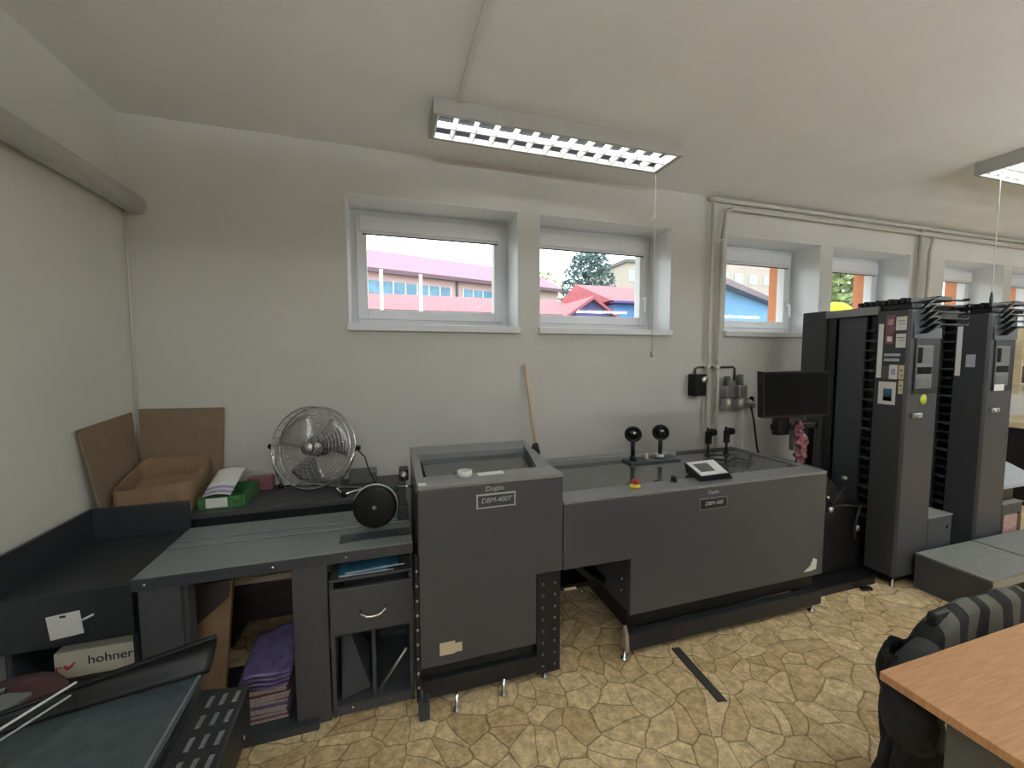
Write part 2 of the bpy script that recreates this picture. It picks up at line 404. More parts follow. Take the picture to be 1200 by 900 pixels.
pipe_thing('riser_pipe', [(5.09,2.715,2.785),(5.09,2.715,.02)], .017, 'left cream riser pipe between the fourth and fifth windows')
pipe_thing('riser_pipe', [(5.26,2.70,2.735),(5.245,2.70,2.66),(5.215,2.70,2.58),(5.21,2.70,.02)], .017, 'right cream riser pipe bent under the ceiling pipe')

# ------------------------------------------------------------------ lamps
def make_lamp(x0, x1, y0, y1, label):
    t = thing('louver_lamp', ((x0+x1)/2, (y0+y1)/2, CZ), label, 'ceiling light', 'fluorescent louver lamps')
    zb, zt = 2.757, CZ-.001
    mb = MB()
    mb.box(x0, x1, y0, y0+.012, zb, zt, .002).box(x0, x1, y1-.012, y1, zb, zt, .002).box(x0, x0+.02, y0+.012, y1-.012, zb, zt, .002).box(x1-.02, x1, y0+.012, y1-.012, zb, zt, .002)
    mb.build('housing', M['lamphouse'], t)
    MB().box(x0+.02, x1-.02, y0+.0125, y1-.0125, zt-.012, zt-.0005).box(x0+.0205, x1-.0205, y0+.0125, y0+.0155, zb+.036, zt-.0125).box(x0+.0205, x1-.0205, y1-.0155, y1-.0125, zb+.036, zt-.0125).build('reflector', M['reflector'], t)
    ym = (y0+y1)/2; mb = MB()
    n = 13; st = (x1-x0-.04)/n
    for yy in (y0+.016, y1-.016): mb.box(x0+.02, x1-.02, yy-.003, yy+.003, zb+.002, zb+.014)
    mb.prism([(ym-.004, zb+.0015),(ym+.004, zb+.0015),(ym+.002, zb+.014),(ym-.002, zb+.014)], x0+.02, x1-.02, 'x')
    for k in range(n+1):
        xx = x0+.02+st*k
        xa = max(xx, x0+.027); xa = min(xa, x1-.027)
        mb.prism([(xa-.002, zb+.002),(xa+.002, zb+.002),(xa+.014, zb+.038),(xa-.014, zb+.038)] if 0 < k < n else [(xa-.004, zb+.002),(xa+.004, zb+.002),(xa+.006, zb+.038),(xa-.006, zb+.038)], y0+.02, y1-.02, 'y')
    mb.build('louver', M['louver'], t)
    for yy in ((y0+ym)/2, (y1+ym)/2):
        MB().cyl((x0+.03, yy, zb+.055), (x1-.03, yy, zb+.055), .0125, 12).build('tube', M['tube'], t)
    return t
make_lamp(.25, 1.745, 2.118, 2.372, 'long louver lamp on the ceiling in front of the first two windows')
make_lamp(3.82, 5.315, 1.515, 1.77, 'ceiling lamp at the right edge with its white louver cut off')
def fill_batten(x0, y, label, L=1.5, zt=2.36, upward=True):  # out-of-view lamps added to brighten ceiling, walls and machine fronts
    t = thing('added_fill_lamp', (x0+L/2, y, CZ), label, 'ceiling light', 'added fill lamps')
    if upward: zh0, zh1, za, zc, zd = zt-.11, zt-.055, zt-.0545, zt, zt-.02
    else: zh0, zh1, za, zc, zd = zt-.055, zt, zt-.11, zt-.0555, zt-.09
    MB().box(x0, x0+L, y-.11, y+.11, zh0, zh1, .003).build('housing', M['lamphouse'], t)
    for xa in (x0, x0+L-.025):
        MB().box(xa, xa+.025, y-.08, y+.08, za, zc, .003).build('tube_holder', M['lamphouse'], t)
        MB().cyl((xa+.012, y, zt), (xa+.012, y, CZ), .006, 8).build('hanger', M['steel'], t)
    if upward: MB().box(x0+.0255, x0+L-.0255, y-.11, y-.106, zh1+.0005, zd+.018).box(x0+.0255, x0+L-.0255, y+.106, y+.11, zh1+.0005, zd+.018).build('trough_lip', M['lamphouse'], t)  # lip added to keep direct tube light on the ceiling
    for dy in (-.06, .06): MB().cyl((x0+.026, y+dy, zd), (x0+L-.026, y+dy, zd), .0125, 12).build('tube', M['filltube'], t)
fill_batten(-.7, -.45, 'added unseen uplighter behind the viewer, nearest the left wall')
fill_batten(1.4, -.45, 'added unseen uplighter behind the viewer, over the beech desk')
fill_batten(3.6, -.45, 'added unseen uplighter behind the viewer, third from the left wall')
fill_batten(5.8, -.45, 'added unseen uplighter behind the viewer, towards the far end')
fill_batten(-1.0, -1.3, 'added unseen two-tube lamp behind the viewer in the left corner', upward=False)
fill_batten(2.9, .1, 'added unseen two-tube lamp over the floor before the towers', upward=False)
fill_batten(5.3, .1, 'added unseen two-tube lamp beyond the beech desk', upward=False)
fill_batten(7.4, .4, 'added unseen two-tube lamp over the far end of the room', upward=False)

def pull_cord(x, y, z0, label, m1, pendant=.05, conn=None):
    t = thing('pull_cord', (x, y, z0), label, 'pull cord')
    MB().tube([(x,y,2.757),(x+.002,y,2.3),(x,y,z0+pendant)], .0035, 6).build('cord', M['pipewhite'], t)
    MB().lathe([(0,0),(.008,.002),(.010,pendant*.6),(.004,pendant),(0,pendant)], (x,y,z0), (0,0,1), 12).build('pendant', M[m1], t)
    if conn:
        mb = MB(); mb.cyl((x,y,conn-.02),(x,y,conn+.02), .007, 10).cyl((x-.002,y,conn),(x-.035,y-.01,conn-.022), .006, 10)
        mb.build('connector', M['pipewhite'], t)
pull_cord(1.735, 2.366, 1.54, 'long white pull cord hanging from the near lamp before the second window', 'steel', .055, 2.47)
pull_cord(3.955, 1.70, 1.88, 'grey pull cord hanging from the lamp at the right edge', 'charcoal', .10)

# ------------------------------------------------------------------ saddle stitcher (first large machine)
t = thing('booklet_stitcher', (.45, 2.05, 0), 'tall grey booklet stitching machine with a sunk top and chrome feet', 'machine')
FYM = 1.70
panel = [(.112,.197),(.645,.197),(.645,.535),(.777,.535),(.777,.985),(.112,.985)]
MB().prism(panel, FYM, FYM+.02, 'y', .004).build('front_panel', M['grey'], t)
MB().prism([(.116,.2),(.641,.2),(.641,.54),(.773,.54),(.773,.93),(.116,.93)], FYM+.021, 2.30, 'y').build('body', M['grey'], t)
mb = MB()
mb.prism([(.112,FYM),(.777,FYM),(.777,1.84),(.112,1.84)], .986, 1.003, 'z', .003)
mb.build('top_lip', M['lid'], t)
mb = MB()
mb.prism([(1.84,.932),(2.26,.932),(2.26,1.050),(2.245,1.050),(1.84,1.003)], .112, .148, 'x', .002)
mb.build('left_cheek', M['lid'], t)
mb = MB()
mb.hexa([(.70,1.842,.932),(.777,1.842,.932),(.777,2.26,.932),(.762,2.26,.932),(.70,1.842,1.002),(.777,1.842,1.002),(.777,2.26,1.046),(.762,2.26,1.046)])
mb.build('right_cheek', M['lid'], t)
MB().prism([(2.175,.945),(2.26,.945),(2.262,1.050),(2.235,1.052),(2.178,1.024)], .149, .761, 'x', .002).build('rear_ridge', M['lid'], t)
lid = MB().prism([(1.842,.955),(2.172,.985),(2.172,.995),(1.842,.966)], .150, .70, 'x', .001).build('sunk_lid', M['cover'], t)
MB().tube([(.165,1.86,.978),(.162,2.1,1.0)], .004, 6).build('lid_stay', M['black'], lid)
hw = MB().lathe([(0,-.012),(.05,-.012),(.055,-.004),(.055,.008),(.03,.014),(0,.014)], (.802,2.14,1.0), (.8,-.6,0), 24).build('hand_wheel', M['black'], t)
MB().lathe([(0,0),(.018,0),(.018,.012),(0,.014)], (.812,2.133,1.0), (.8,-.6,0), 16).build('wheel_hub', M['blackgloss'], hw)
# plinth, side rail, perforated column
MB().box(.118,.64, 1.735, 2.28, .13, .196, .003).box(.118,.70,1.71,1.75,.045,.128,.004).box(.118,.70,2.2,2.24,.045,.128,.004).build('plinth', M['dark'], t)
col = MB().box(.652,.772, 1.712, 2.25, .03, .533, .003).build('perforated_column', M['dark'], t)
mb = MB()
for xx in (.682,.742):
    for k in range(8): mb.lathe([(0,0),(.007,0),(.006,-.005),(0,-.006)], (xx,1.7115,.07+.058*k), (0,1,0), 8)
mb.build('column_bolts', M['greybox'], col)
rail = MB().box(.094,.110,1.70,1.74,.05,.70,.002).build('side_rail', M['dark'], t)
mb = MB()
for k in range(9): mb.lathe([(0,0),(.0065,0),(.006,-.004),(0,-.005)], (.102,1.6995,.12+.065*k), (0,1,0), 8)
mb.build('rail_bolts', M['steel'], rail)
MB().box(.10,.145,1.655,1.72,.0,.075,.004).cyl((.112,1.66,.07),(.112,1.66,.14),.006).build('floor_bracket', M['charcoal'], t)
for fx, fy in ((.262,1.672),(.482,1.690),(.70,1.73),(.2,2.22),(.66,2.22)):
    MB().lathe([(0,0),(.020,0),(.020,.006),(.008,.014),(.0075,.075),(0,.075)], (fx,fy,.0), (0,0,1), 14).build('levelling_foot', M['chrome'], t)
pl = MB().box(.362,.542,FYM-.004,FYM-.0005,.880,.945,.0015).build('name_plate', M['text'], t)
MB().box(.369,.535,FYM-.0052,FYM-.0042,.887,.938).build('plate_field', M['charcoal'], pl)
lettering('plate_lettering', 'DBM-400T', .031, M['text'], pl, (.452,FYM-.0062,.915), shear=.25)
lettering('brand_lettering', 'Duplo', .030, M['text'], t, (.447,FYM-.0015,.966), sx=1.15)
MB().box(.195,.262,FYM-.0025,FYM-.0005,.243,.300).box(.262,.293,FYM-.0022,FYM-.0005,.247,.288).build('rating_sticker', M['papercream'], t)['label'] = 'torn cream rating sticker'
MB().box(.118,.15,1.712,1.745,1.0035,1.0055).build('corner_sticker', M['paper'], t)['label'] = 'small white corner sticker'

# tape and card on it
tp = thing('tape_roll', (.330,1.795,1.0035), 'white roll of tape lying on the lip of the stitching machine', 'tape')
MB().lathe([(.021,0),(.034,0),(.034,.026),(.021,.026),(.021,0)], (.330,1.795,1.0035), (0,0,1), 28).build('tape_winding', M['paper'], tp)
MB().lathe([(.018,0),(.0209,0),(.0209,.0262),(.018,.0262),(.018,0)], (.330,1.795,1.0035), (0,0,1), 28).build('core', M['papercream'], tp)
tag(MB().box(.392,.515,1.778,1.822,1.0035,1.0060,.0008, RZ(.05,(.45,1.8,1))).build('paper_card', M['paper'], loc=(.45,1.8,1.0035)),
    'narrow white card lying beside the tape roll', 'card')

# ------------------------------------------------------------------ trimmer (long machine)
t = thing('booklet_trimmer', (1.65,2.05,0), 'long low grey trimming machine with a dark glossy cover, right of the stitcher', 'machine')
panel = [(.781,.532),(1.150,.532),(1.150,.235),(2.488,.235),(2.488,.850),(.781,.850)]
MB().prism(panel, FYM, FYM+.02, 'y', .004).build('front_panel', M['grey'], t)
MB().prism([(.785,.54),(1.154,.54),(1.154,.24),(2.484,.24),(2.484,.84),(.785,.84)], FYM+.021, 2.40, 'y').build('body', M['grey'], t)
mb = MB(); mb.box(.781,2.488,FYM,1.835,.851,.866,.003).box(2.455,2.488,1.836,2.40,.842,.866,.002)
mb.build('top_lip', M['lid'], t)
MB().box(.782,2.45,1.840,2.315,.842,.858,.002).build('smoked_cover', M['cover'], t)
MB().box(.782,1.92,2.32,2.40,.842,.886,.004).build('rear_ridge', M['lid'], t)
MB().box(1.93,2.45,2.32,2.40,.842,.862,.003).build('rear_strip', M['dark'], t)
MB().box(1.16,2.47,1.745,2.36,.136,.238).build('recessed_base', M['black'], t)
bm_ = MB().box(1.147,2.486,1.695,1.74,.048,.135,.003).box(1.147,2.486,2.30,2.345,.048,.135,.003).build('base_beam', M['dark'], t)
MB().prism([(1.690,.050),(1.742,.050),(1.735,.135),(1.72,.175),(1.70,.135)], 1.128, 1.1465, 'x', .001).build('beam_end_bracket', M['steel'], bm_)
for fx, fy in ((1.135,1.716),(2.44,1.716),(1.2,2.32),(2.44,2.32)):
    MB().lathe([(0,0),(.024,0),(.022,.008),(.008,.016),(.0075,.049),(0,.049)], (fx,fy,.0), (0,0,1), 14).build('levelling_foot', M['chrome'], t)
mb = MB()
for zz in (.39,.33): mb.lathe([(0,0),(.010,0),(.009,-.005),(0,-.006)], (1.153,1.78,zz), (1,0,0), 10)
mb.build('side_screws', M['chrome'], t)
pl = MB().box(1.560,1.745,FYM-.004,FYM-.0005,.733,.797,.0015).build('name_plate', M['ventgrey'], t)
MB().box(1.567,1.738,FYM-.0052,FYM-.0042,.740,.790).build('plate_field', M['dark'], pl)
lettering('plate_lettering', 'DBM-400', .030, M['text'], pl, (1.652,FYM-.0062,.767), shear=.25)
lettering('brand_lettering', 'Duplo', .026, M['text'], t, (1.652,FYM-.0015,.825), sx=1.1)
MB().prism([(2.335,.270),(2.385,.268),(2.432,.275),(2.437,.332),(2.408,.345),(2.385,.300)], FYM-.0025, FYM-.0005, 'y').build('torn_sticker', M['paper'], t)['label'] = 'torn white sticker'
# inner rollers seen under the overhang
mb = MB()
mb.cyl((.79,1.95,.46),(1.14,1.95,.46),.045,20).cyl((.79,2.10,.36),(1.14,2.10,.36),.055,20)
mb.box(.80,1.13,1.90,2.3,.30,.33,.003).prism([(.82,.52),(.86,.52),(1.08,.33),(1.04,.33)],1.86,1.88,'y')
mb.box(.79,1.145,2.30,2.36,.10,.53)
rl = mb.build('transport_rollers', M['black'], t)
MB().box(.86,.93,1.862,1.868,.325,.338).build('roller_latch', M['chrome'], rl)
# controls on top
es = MB().lathe([(0,0),(.028,0),(.028,.012),(.02,.016),(0,.016)], (1.225,1.785,.8665), (0,0,1), 20).build('emergency_stop', M['yellow'], t)
MB().lathe([(0,.016),(.010,.016),(.010,.024),(.020,.027),(.019,.038),(.008,.043),(0,.043)], (1.225,1.785,.8665), (0,0,1), 20).build('stop_button', M['red'], es)
kn = MB().lathe([(0,0),(.020,0),(.020,.006),(0,.006)], (1.478,1.80,.8665), (0,0,1), 20).build('knob_seat', M['greybox'], t)
MB().lathe([(0,.006),(.017,.006),(.015,.03),(0,.032)], (1.478,1.80,.8665), (0,0,1), 20).build('control_knob', M['black'], kn)
# operator panel, tilted towards the worker
op = MB().hexa([(1.615,1.755,.8665),(1.835,1.755,.8665),(1.855,1.925,.8665),(1.665,1.925,.8665),(1.600,1.735,.902),(1.800,1.742,.902),(1.880,1.945,.922),(1.660,1.935,.922)]).build('operator_panel', M['black'], t)
sh = MB().hexa([(1.608,1.742,.9035),(1.794,1.748,.9035),(1.872,1.938,.923),(1.666,1.929,.923),(1.608,1.742,.905),(1.794,1.748,.905),(1.872,1.938,.9245),(1.666,1.929,.9245)]).build('panel_face', M['paper'], op)
def onface(u, v, dz):
    a = Vector((1.608,1.742,.905)); b = Vector((1.794,1.748,.905)); c = Vector((1.872,1.938,.9245)); d = Vector((1.666,1.929,.9245))
    p = (a*(1-u)+b*u)*(1-v)+(d*(1-u)+c*u)*v; return (p.x, p.y, p.z+dz)
q = [(.14,.22),(.66,.22),(.66,.80),(.14,.80)]
MB().hexa([onface(u,v,.0004) for u,v in q]+[onface(u,v,.0016) for u,v in q]).build('panel_display', M['lcd'], op)
# round-headed posts on a plate
pb = MB().box(1.47,1.85,2.19,2.30,.8585,.872,.003).build('post_plate', M['charcoal'], t)
MB().lathe([(0,0),(.012,0),(.010,.04),(0,.042)], (1.615,2.235,.8725), (0,0,1), 12).build('plate_pin', M['papercream'], pb)
for nm, hx, hy, side in (('round_head_post',1.515,2.24,0),('round_head_post',1.725,2.24,1)):
    ax = Vector((hx,hy,0)); ax = (-Vector((hx*.9,hy,.5)).normalized())
    c = Vector((hx,hy,1.045))
    mb = MB(); mb.lathe([(0,-.012),(.045,-.012),(.054,-.004),(.054,.010),(.045,.016),(.038,.006),(0,.004)], c, ax, 28)
    mb.cyl((hx,hy,.90),(hx,hy,1.0),.014,14)
    p = mb.build(nm, M['black'], t); p['label'] = ('left' if not side else 'right')+' black round-headed post'
    MB().lathe([(0,.0045),(.034,.0065),(.030,.012),(0,.020)], c, ax, 24).build('head_lens', M['blackgloss'], p)
    MB().lathe([(0,.018),(.010,.018),(.009,.024),(0,.026)], c+Vector((.008,0,.012)), ax, 12).build('head_bolt', M['chrome'], p)
    MB().lathe([(0,0),(.03 if side else .02,0),(.03 if side else .02,.022),(.016,.03),(0,.03)], (hx,hy,.8725), (0,0,1), 18).build('post_collar', M['steel'] if side else M['black'], p)
for hx, hy in ((2.118,2.24),(2.27,2.235)):
    mb = MB(); mb.cyl((hx,hy,.8585),(hx,hy,.96),.009,12).box(hx-.018,hx+.018,hy-.015,hy+.015,.94,1.03,.006)
    mb.lathe([(0,0),(.024,0),(.026,.01),(.024,.035),(0,.037)], (hx+.015,hy,1.02), (1,-.15,0), 14).cyl((hx-.008,hy,1.02),(hx-.008,hy,1.055),.008,10)
    mb.lathe([(0,0),(.022,0),(.018,.016),(0,.018)], (hx,hy,.8585), (0,0,1), 14)
    mb.build('clamp_post', M['black'], t)
mb = MB(); mb.tube([(2.05,2.1,.872),(2.12,2.02,.878),(2.2,2.08,.872),(2.26,2.0,.868)], .006, 6).tube([(2.1,2.2,.872),(2.2,2.14,.88),(2.3,2.18,.868)], .006, 6)
mb.build('cover_cable', M['hose'], t)

# bridge between trimmer and tower
t = thing('feed_bridge', (2.82,2.05,0), 'black low feed unit between the trimmer and the first tower', 'machine')
MB().prism([(2.50,.06),(3.15,.06),(3.15,.52),(2.98,.60),(2.74,.80),(2.50,.84)], 1.92, 2.36, 'y', .004).build('feed_body', M['black'], t)
MB().box(2.51,3.14,1.80,2.36,.0,.055,.004).build('floor_plate', M['black'], t)
MB().hexa([(2.50,1.905,.82),(2.74,1.905,.785),(2.74,2.3,.785),(2.50,2.3,.82),(2.50,1.905,.845),(2.74,1.905,.805),(2.74,2.3,.805),(2.50,2.3,.845)]).build('feed_chute', M['charcoal'], t)
for p_, r_ in (((2.80,1.90,.60),.014),((2.835,1.895,.515),.022),((3.10,1.89,.355),.024),((2.955,1.895,.72),.013)):
    MB().lathe([(0,0),(r_,0),(r_*.85,-.024),(0,-.028)], (p_[0],1.919,p_[2]), (0,1,0), 16).build('steel_knob', M['steel'], t)
mb = MB()
mb.tube([(3.12,1.90,.52),(3.06,1.885,.44),(3.04,1.88,.36),(3.05,1.89,.29),(3.10,1.91,.26)], .007, 6)
mb.tube([(2.60,1.90,.78),(2.74,1.88,.62),(2.83,1.89,.56),(2.95,1.90,.66)], .006, 6)
mb.tube([(2.83,1.89,.545),(2.98,1.88,.535),(3.14,1.90,.50)], .006, 6)
mb.build('hoses', M['hose'], t)
tag(MB().prism([(2.955,1.765),(3.03,1.745),(3.05,1.775),(2.985,1.795)], 0, .018, 'z', .004).build('rubber_wedge', M['black'], loc=(3.0,1.77,0)),
    'small black rubber wedge on the floor by the first tower', 'wedge')

# ------------------------------------------------------------------ collating towers
def make_tower(label):
    t = thing('collating_tower', (3.34,2.05,0), label, 'machine', 'collating towers')
    x0, x1 = 3.18, 3.49
    fc = MB().prism([(x0,1.735),(x0+.012,1.72),(x1,1.72),(x1,1.90),(x0,1.90)], .075, 1.845, 'z', .003).build('front_column', M['towergrey'], t)
    # bevelled front frame with its operating panel
    mb = MB(); mb.box(x0+.055,x1-.02,1.7135,1.7195,1.30,1.66,.002).build('panel_recess', M['dark'], fc)
    op = MB().box(x0+.065,x1-.085,1.710,1.7135,1.335,1.615,.001).build('operating_panel', M['ventgrey'], fc)
    mb = MB(); mb.box(x0+.12,x1-.095,1.7075,1.7098,1.50,1.60,.001).box(x0+.075,x1-.1,1.7075,1.7098,1.345,1.40,.001)
    mb.build('panel_keys', M['greybox'], op)
    mb = MB(); mb.box(x0+.072,x0+.112,1.7075,1.7098,1.50,1.60).box(x0+.075,x1-.095,1.7075,1.7098,1.43,1.475)
    mb.build('panel_screen', M['screen'], op)
    MB().prism([(1.712,1.66),(1.7195,1.66),(1.7195,1.755),(1.716,1.755)], x0+.03, x1-.004, 'x').build('hood_strip', M['charcoal'], fc)
    h = MB().box(x0+.055,x0+.15,1.704,1.7195,1.145,1.175,.004).build('door_handle', M['steel'], fc)
    MB().cyl((x0+.075,1.704,1.160),(x0+.075,1.69,1.160),.012,12).build('handle_lock', M['chrome'], h)
    MB().box(x0,x1,2.24,2.42,.075,1.885,.004).build('rear_column', M['towergrey'], t)
    MB().box(x0-.006,x0+.05,1.90,2.24,1.825,1.88,.003).build('top_rail', M['lid'], t)
    MB().box(x0+.03,x0+.05,1.985,2.165,.3,1.822,.003).build('side_door', M['charcoal'], t)
    MB().box(x0+.012,x0+.03,2.175,2.232,.3,1.822,.002).build('guide_post', M['dark'], t)
    MB().box(x0+.06,x1-.02,1.902,2.238,.08,1.85).build('core', M['black'], t)
    ru = MB().box(x0-.0035,x0-.0005,1.862,1.890,1.40,1.76).build('scale_strip', M['paper'], fc); ru['label'] = 'white scale strip'
    # ten bins: left edges between the columns
    for k in range(20):
        z = .42+.068*k
        mb = MB(); mb.box(x0+.005,x1+.0,1.903,1.978,z,z+.014,.002)
        mb.box(x0-.012,x0+.01,1.906,1.93,z-.002,z+.012,.002)
        mb.build('bin', M['dark'] if k % 3 else M['charcoal'], t)
    # fanned trays on top, sticking out on the feeding side
    for k in range(5):
        z = 1.742+.040*k; dx = .008*k
        mb = MB()
        mb.prism([(x0+.06,z-.055),(x0+.075,z-.055),(x0+.205-dx,z),(3.655,z+.002),(3.655,z+.012),(x0+.195-dx,z+.011)], 1.665+.006*k, 1.71, 'y', .002)
        mb.box(3.65,3.668,1.67,1.705,z+.004,z+.02,.002)
        mb.build('fanned_tray', M['black'], t)
        if k == 0: continue
    mb = MB()
    for k in range(9):
        y = 1.73+.035*k
        mb.prism([(x0+.01,1.885),(x0+.42,1.905),(x0+.42,1.935+.004*(k%3)),(x0+.30,1.94),(x0+.28,1.928),(x0+.01,1.915+.006*(k%2))], y, y+.024, 'y', .002)
    mb.box(x0+.02,x0+.40,1.73,2.05,1.849,1.884,.003)
    mb.build('top_bin_stack', M['black'], t)
    # base
    bs = MB().box(3.495,3.75,1.72,2.40,.075,.44,.004).build('base_cabinet', M['towergrey'], t)
    MB().box(3.492,3.752,1.716,2.405,.4405,.449,.002).build('base_lid', M['platform'], bs)
    MB().lathe([(0,0),(.012,0),(.010,-.006),(0,-.007)], (3.70,1.7195,.36), (0,1,0), 12).build('base_lock', M['black'], bs)
    MB().box(x0+.02,3.72,1.75,2.38,.03,.074).build('plinth', M['black'], t)
    for fx, fy in ((x0+.03,1.745),(3.70,1.77),(x0+.03,2.36),(3.70,2.36)):
        MB().lathe([(0,0),(.018,0),(.016,.008),(.007,.014),(.007,.074),(0,.074)], (fx,fy,0), (0,0,1), 12).build('levelling_foot', M['chrome'], t)
    return t
tw = make_tower('first dark grey collating tower, covered with pinned papers, right of the monitor')
tw2 = dup(tw, (.845,0,0), 'second dark grey collating tower, behind the paper-covered one at the right edge')

# papers on the first tower's left face
def note(y0, y1, z0, z1, m, name, label, cat, pic=None, grp='papers stuck on the first tower'):
    x = 3.1795
    if pic is None:
        o = MB().box(x-.002,x-.0003,y0,y1,z0,z1).build(name, M[m], loc=(x,(y0+y1)/2,z0)); return tag(o, label, cat, grp)
    t = thing(name, (x,(y0+y1)/2,z0), label, cat, grp)
    MB().box(x-.002,x-.0003,y0,y1,z0,z1).build('sheet', M[m], t)
    for (a,b,c,d,mm) in pic:
        MB().box(x-.0026,x-.0021,y0+(y1-y0)*a,y0+(y1-y0)*b,z0+(z1-z0)*c,z0+(z1-z0)*d).build('print', M[mm], t)
note(1.800,1.850,1.625,1.815,'magenta','photo_strip','red and dark printed photo strip at the top left of the tower','picture',[(.2,.8,.66,.85,'pinkwrap'),(.25,.8,.08,.26,'paper')])
note(1.738,1.795,1.712,1.800,'paper','paper_note','upper white typed sheet near the tower corner','note',[(.15,.85,.66,.72,'ventgrey'),(.15,.7,.45,.5,'greybox')])
note(1.738,1.790,1.600,1.690,'paper','paper_note','lower white typed sheet near the tower corner','note',[(.12,.88,.68,.74,'ventgrey'),(.12,.8,.5,.54,'greybox')])
note(1.762,1.850,1.545,1.562,'bluepanel','paper_strip','upper of two narrow grey strips on the tower','strip')
note(1.766,1.850,1.512,1.530,'bluepanel','paper_strip','lower of two narrow grey strips on the tower','strip')
note(1.822,1.853,1.395,1.480,'lcd','photo_card','small dark photo card above the white picture sheet','picture')
note(1.772,1.818,1.395,1.488,'paper','paper_note','white narrow sheet between the dark photo and the cream sheets','note',[(.25,.75,.3,.7,'lilac')])
note(1.738,1.766,1.396,1.487,'papercream','cream_sheet','upper cream sheet with dark marks on the tower','note',[(.2,.7,.6,.68,'textblack'),(.2,.5,.2,.3,'brownpipe')])
note(1.738,1.762,1.300,1.388,'papercream','cream_sheet','lower cream sheet with dark marks on the tower','note',[(.2,.7,.6,.68,'textblack'),(.2,.5,.3,.36,'brownpipe')])
note(1.775,1.872,1.225,1.375,'paper','picture_sheet','white sheet with a small landscape picture, lowest on the tower','picture',[(.2,.7,.15,.7,'blue'),(.2,.7,.15,.35,'green')])
tag(MB().lathe([(0,0),(.034,0),(.034,-.0015),(0,-.0015)], (3.353,1.7195,1.262), (0,1,0), 20).build('round_sticker', M['lime'], loc=(3.353,1.72,1.262)), 'yellow-green round sticker on the front of the first tower', 'sticker')
tag(MB().box(4.0225,4.0243,1.785,1.835,1.465,1.555).build('paper_note', M['bluepanel'], loc=(4.0234,1.81,1.465)), 'small pale sheet on the side of the second tower', 'note', 'papers on the second tower')
tag(MB().box(4.085,4.20,1.7055,1.7072,1.30,1.345).build('paper_note', M['paper'], loc=(4.14,1.706,1.30)), 'white slip under the operating panel of the second tower', 'note', 'papers on the second tower')
tag(MB().box(4.36,4.53,1.7165,1.7185,.20,.36).build('base_notice', M['pinkwrap'], loc=(4.45,1.717,.2)), 'pinkish notice on the base of the second tower', 'notice')
# receiving tray right of the second tower
t = thing('receiving_tray', (4.5,1.6,.45), 'pale blue slanted paper tray beside the second tower', 'tray')
MB().hexa([(4.345,1.74,.55),(4.9,1.74,.55),(4.9,2.1,.72),(4.345,2.1,.72),(4.345,1.74,.575),(4.9,1.74,.575),(4.9,2.1,.745),(4.345,2.1,.745)]).build('tray_plate', M['bluepanel'], t)
MB().prism([(1.76,.4495),(2.08,.4495),(2.08,.71),(1.76,.552)], 4.38, 4.56, 'x').build('tray_support', M['dark'], t)

# ------------------------------------------------------------------ monitor on an arm
t = thing('monitor', (2.55,1.98,.86), 'black flat monitor on an arm in front of the first tower', 'monitor')
A, B, D, E_ = Vector((2.147,1.88,1.452)), Vector((2.714,1.88,1.449)), Vector((2.287,1.955,1.165)), Vector((2.858,1.955,1.146))
A, B, D, E_ = Vector((2.19,1.90,1.452)), Vector((2.755,1.90,1.450)), Vector((2.235,1.925,1.160)), Vector((2.80,1.925,1.148))
back = Vector((.0,.04,.003))
MB().hexa([D,E_,E_+back,D+back,A,B,B+back,A+back]).build('casing', M['black'], t)
def lp(u, v, d): 
    p = (D*(1-u)+E_*u)*(1-v)+(A*(1-u)+B*u)*v; return p+Vector((0,-d,0))
q = [(.022,.05),(.978,.05),(.978,.965),(.022,.965)]
MB().hexa([lp(u,v,.0015) for u,v in q[:2]]+[lp(u,v,-.003) for u,v in (q[1],q[0])]+[lp(q[3][0],q[3][1],.0015),lp(q[2][0],q[2][1],.0015),lp(q[2][0],q[2][1],-.003),lp(q[3][0],q[3][1],-.003)]).build('screen', M['screen'], t)
MB().box(2.42,2.52,1.97,2.02,1.03,1.30,.006).box(2.42,2.80,1.985,2.03,1.06,1.10,.006).box(2.76,2.80,1.985,2.03,.80,1.10,.006).build('bracket', M['black'], t)
MB().box(2.64,2.755,2.035,2.07,.90,1.14,.008).build('rear_box', M['greybox'], t)
# crumpled wrap hanging under it
def wrapf(u, v):
    from mathutils import noise
    a = 2*PI*u; z = .845+.285*v; r = .036*(1-.35*abs(v-.45)*2)
    x, y = 2.565+.018*math.sin(5*v)+r*1.35*math.cos(a), 1.935+r*math.sin(a)*.7
    d = noise.noise(Vector((x*38, y*38, z*26)))*.022
    return Vector((x+d*math.cos(a)*1.4, y+d*math.sin(a), z+.01*noise.noise(Vector((x*60,z*60,3)))))
M['darkwrap'] = mat('wine_wrap', (.15,.05,.06), .2, var=.9, vscale=60)
tag(MB().sheet(wrapf, 40, 40).build('crumpled_wrap', M['darkwrap'], loc=(2.565,1.935,.845)), 'crumpled wine red and white plastic wrap hanging under the monitor', 'wrap')

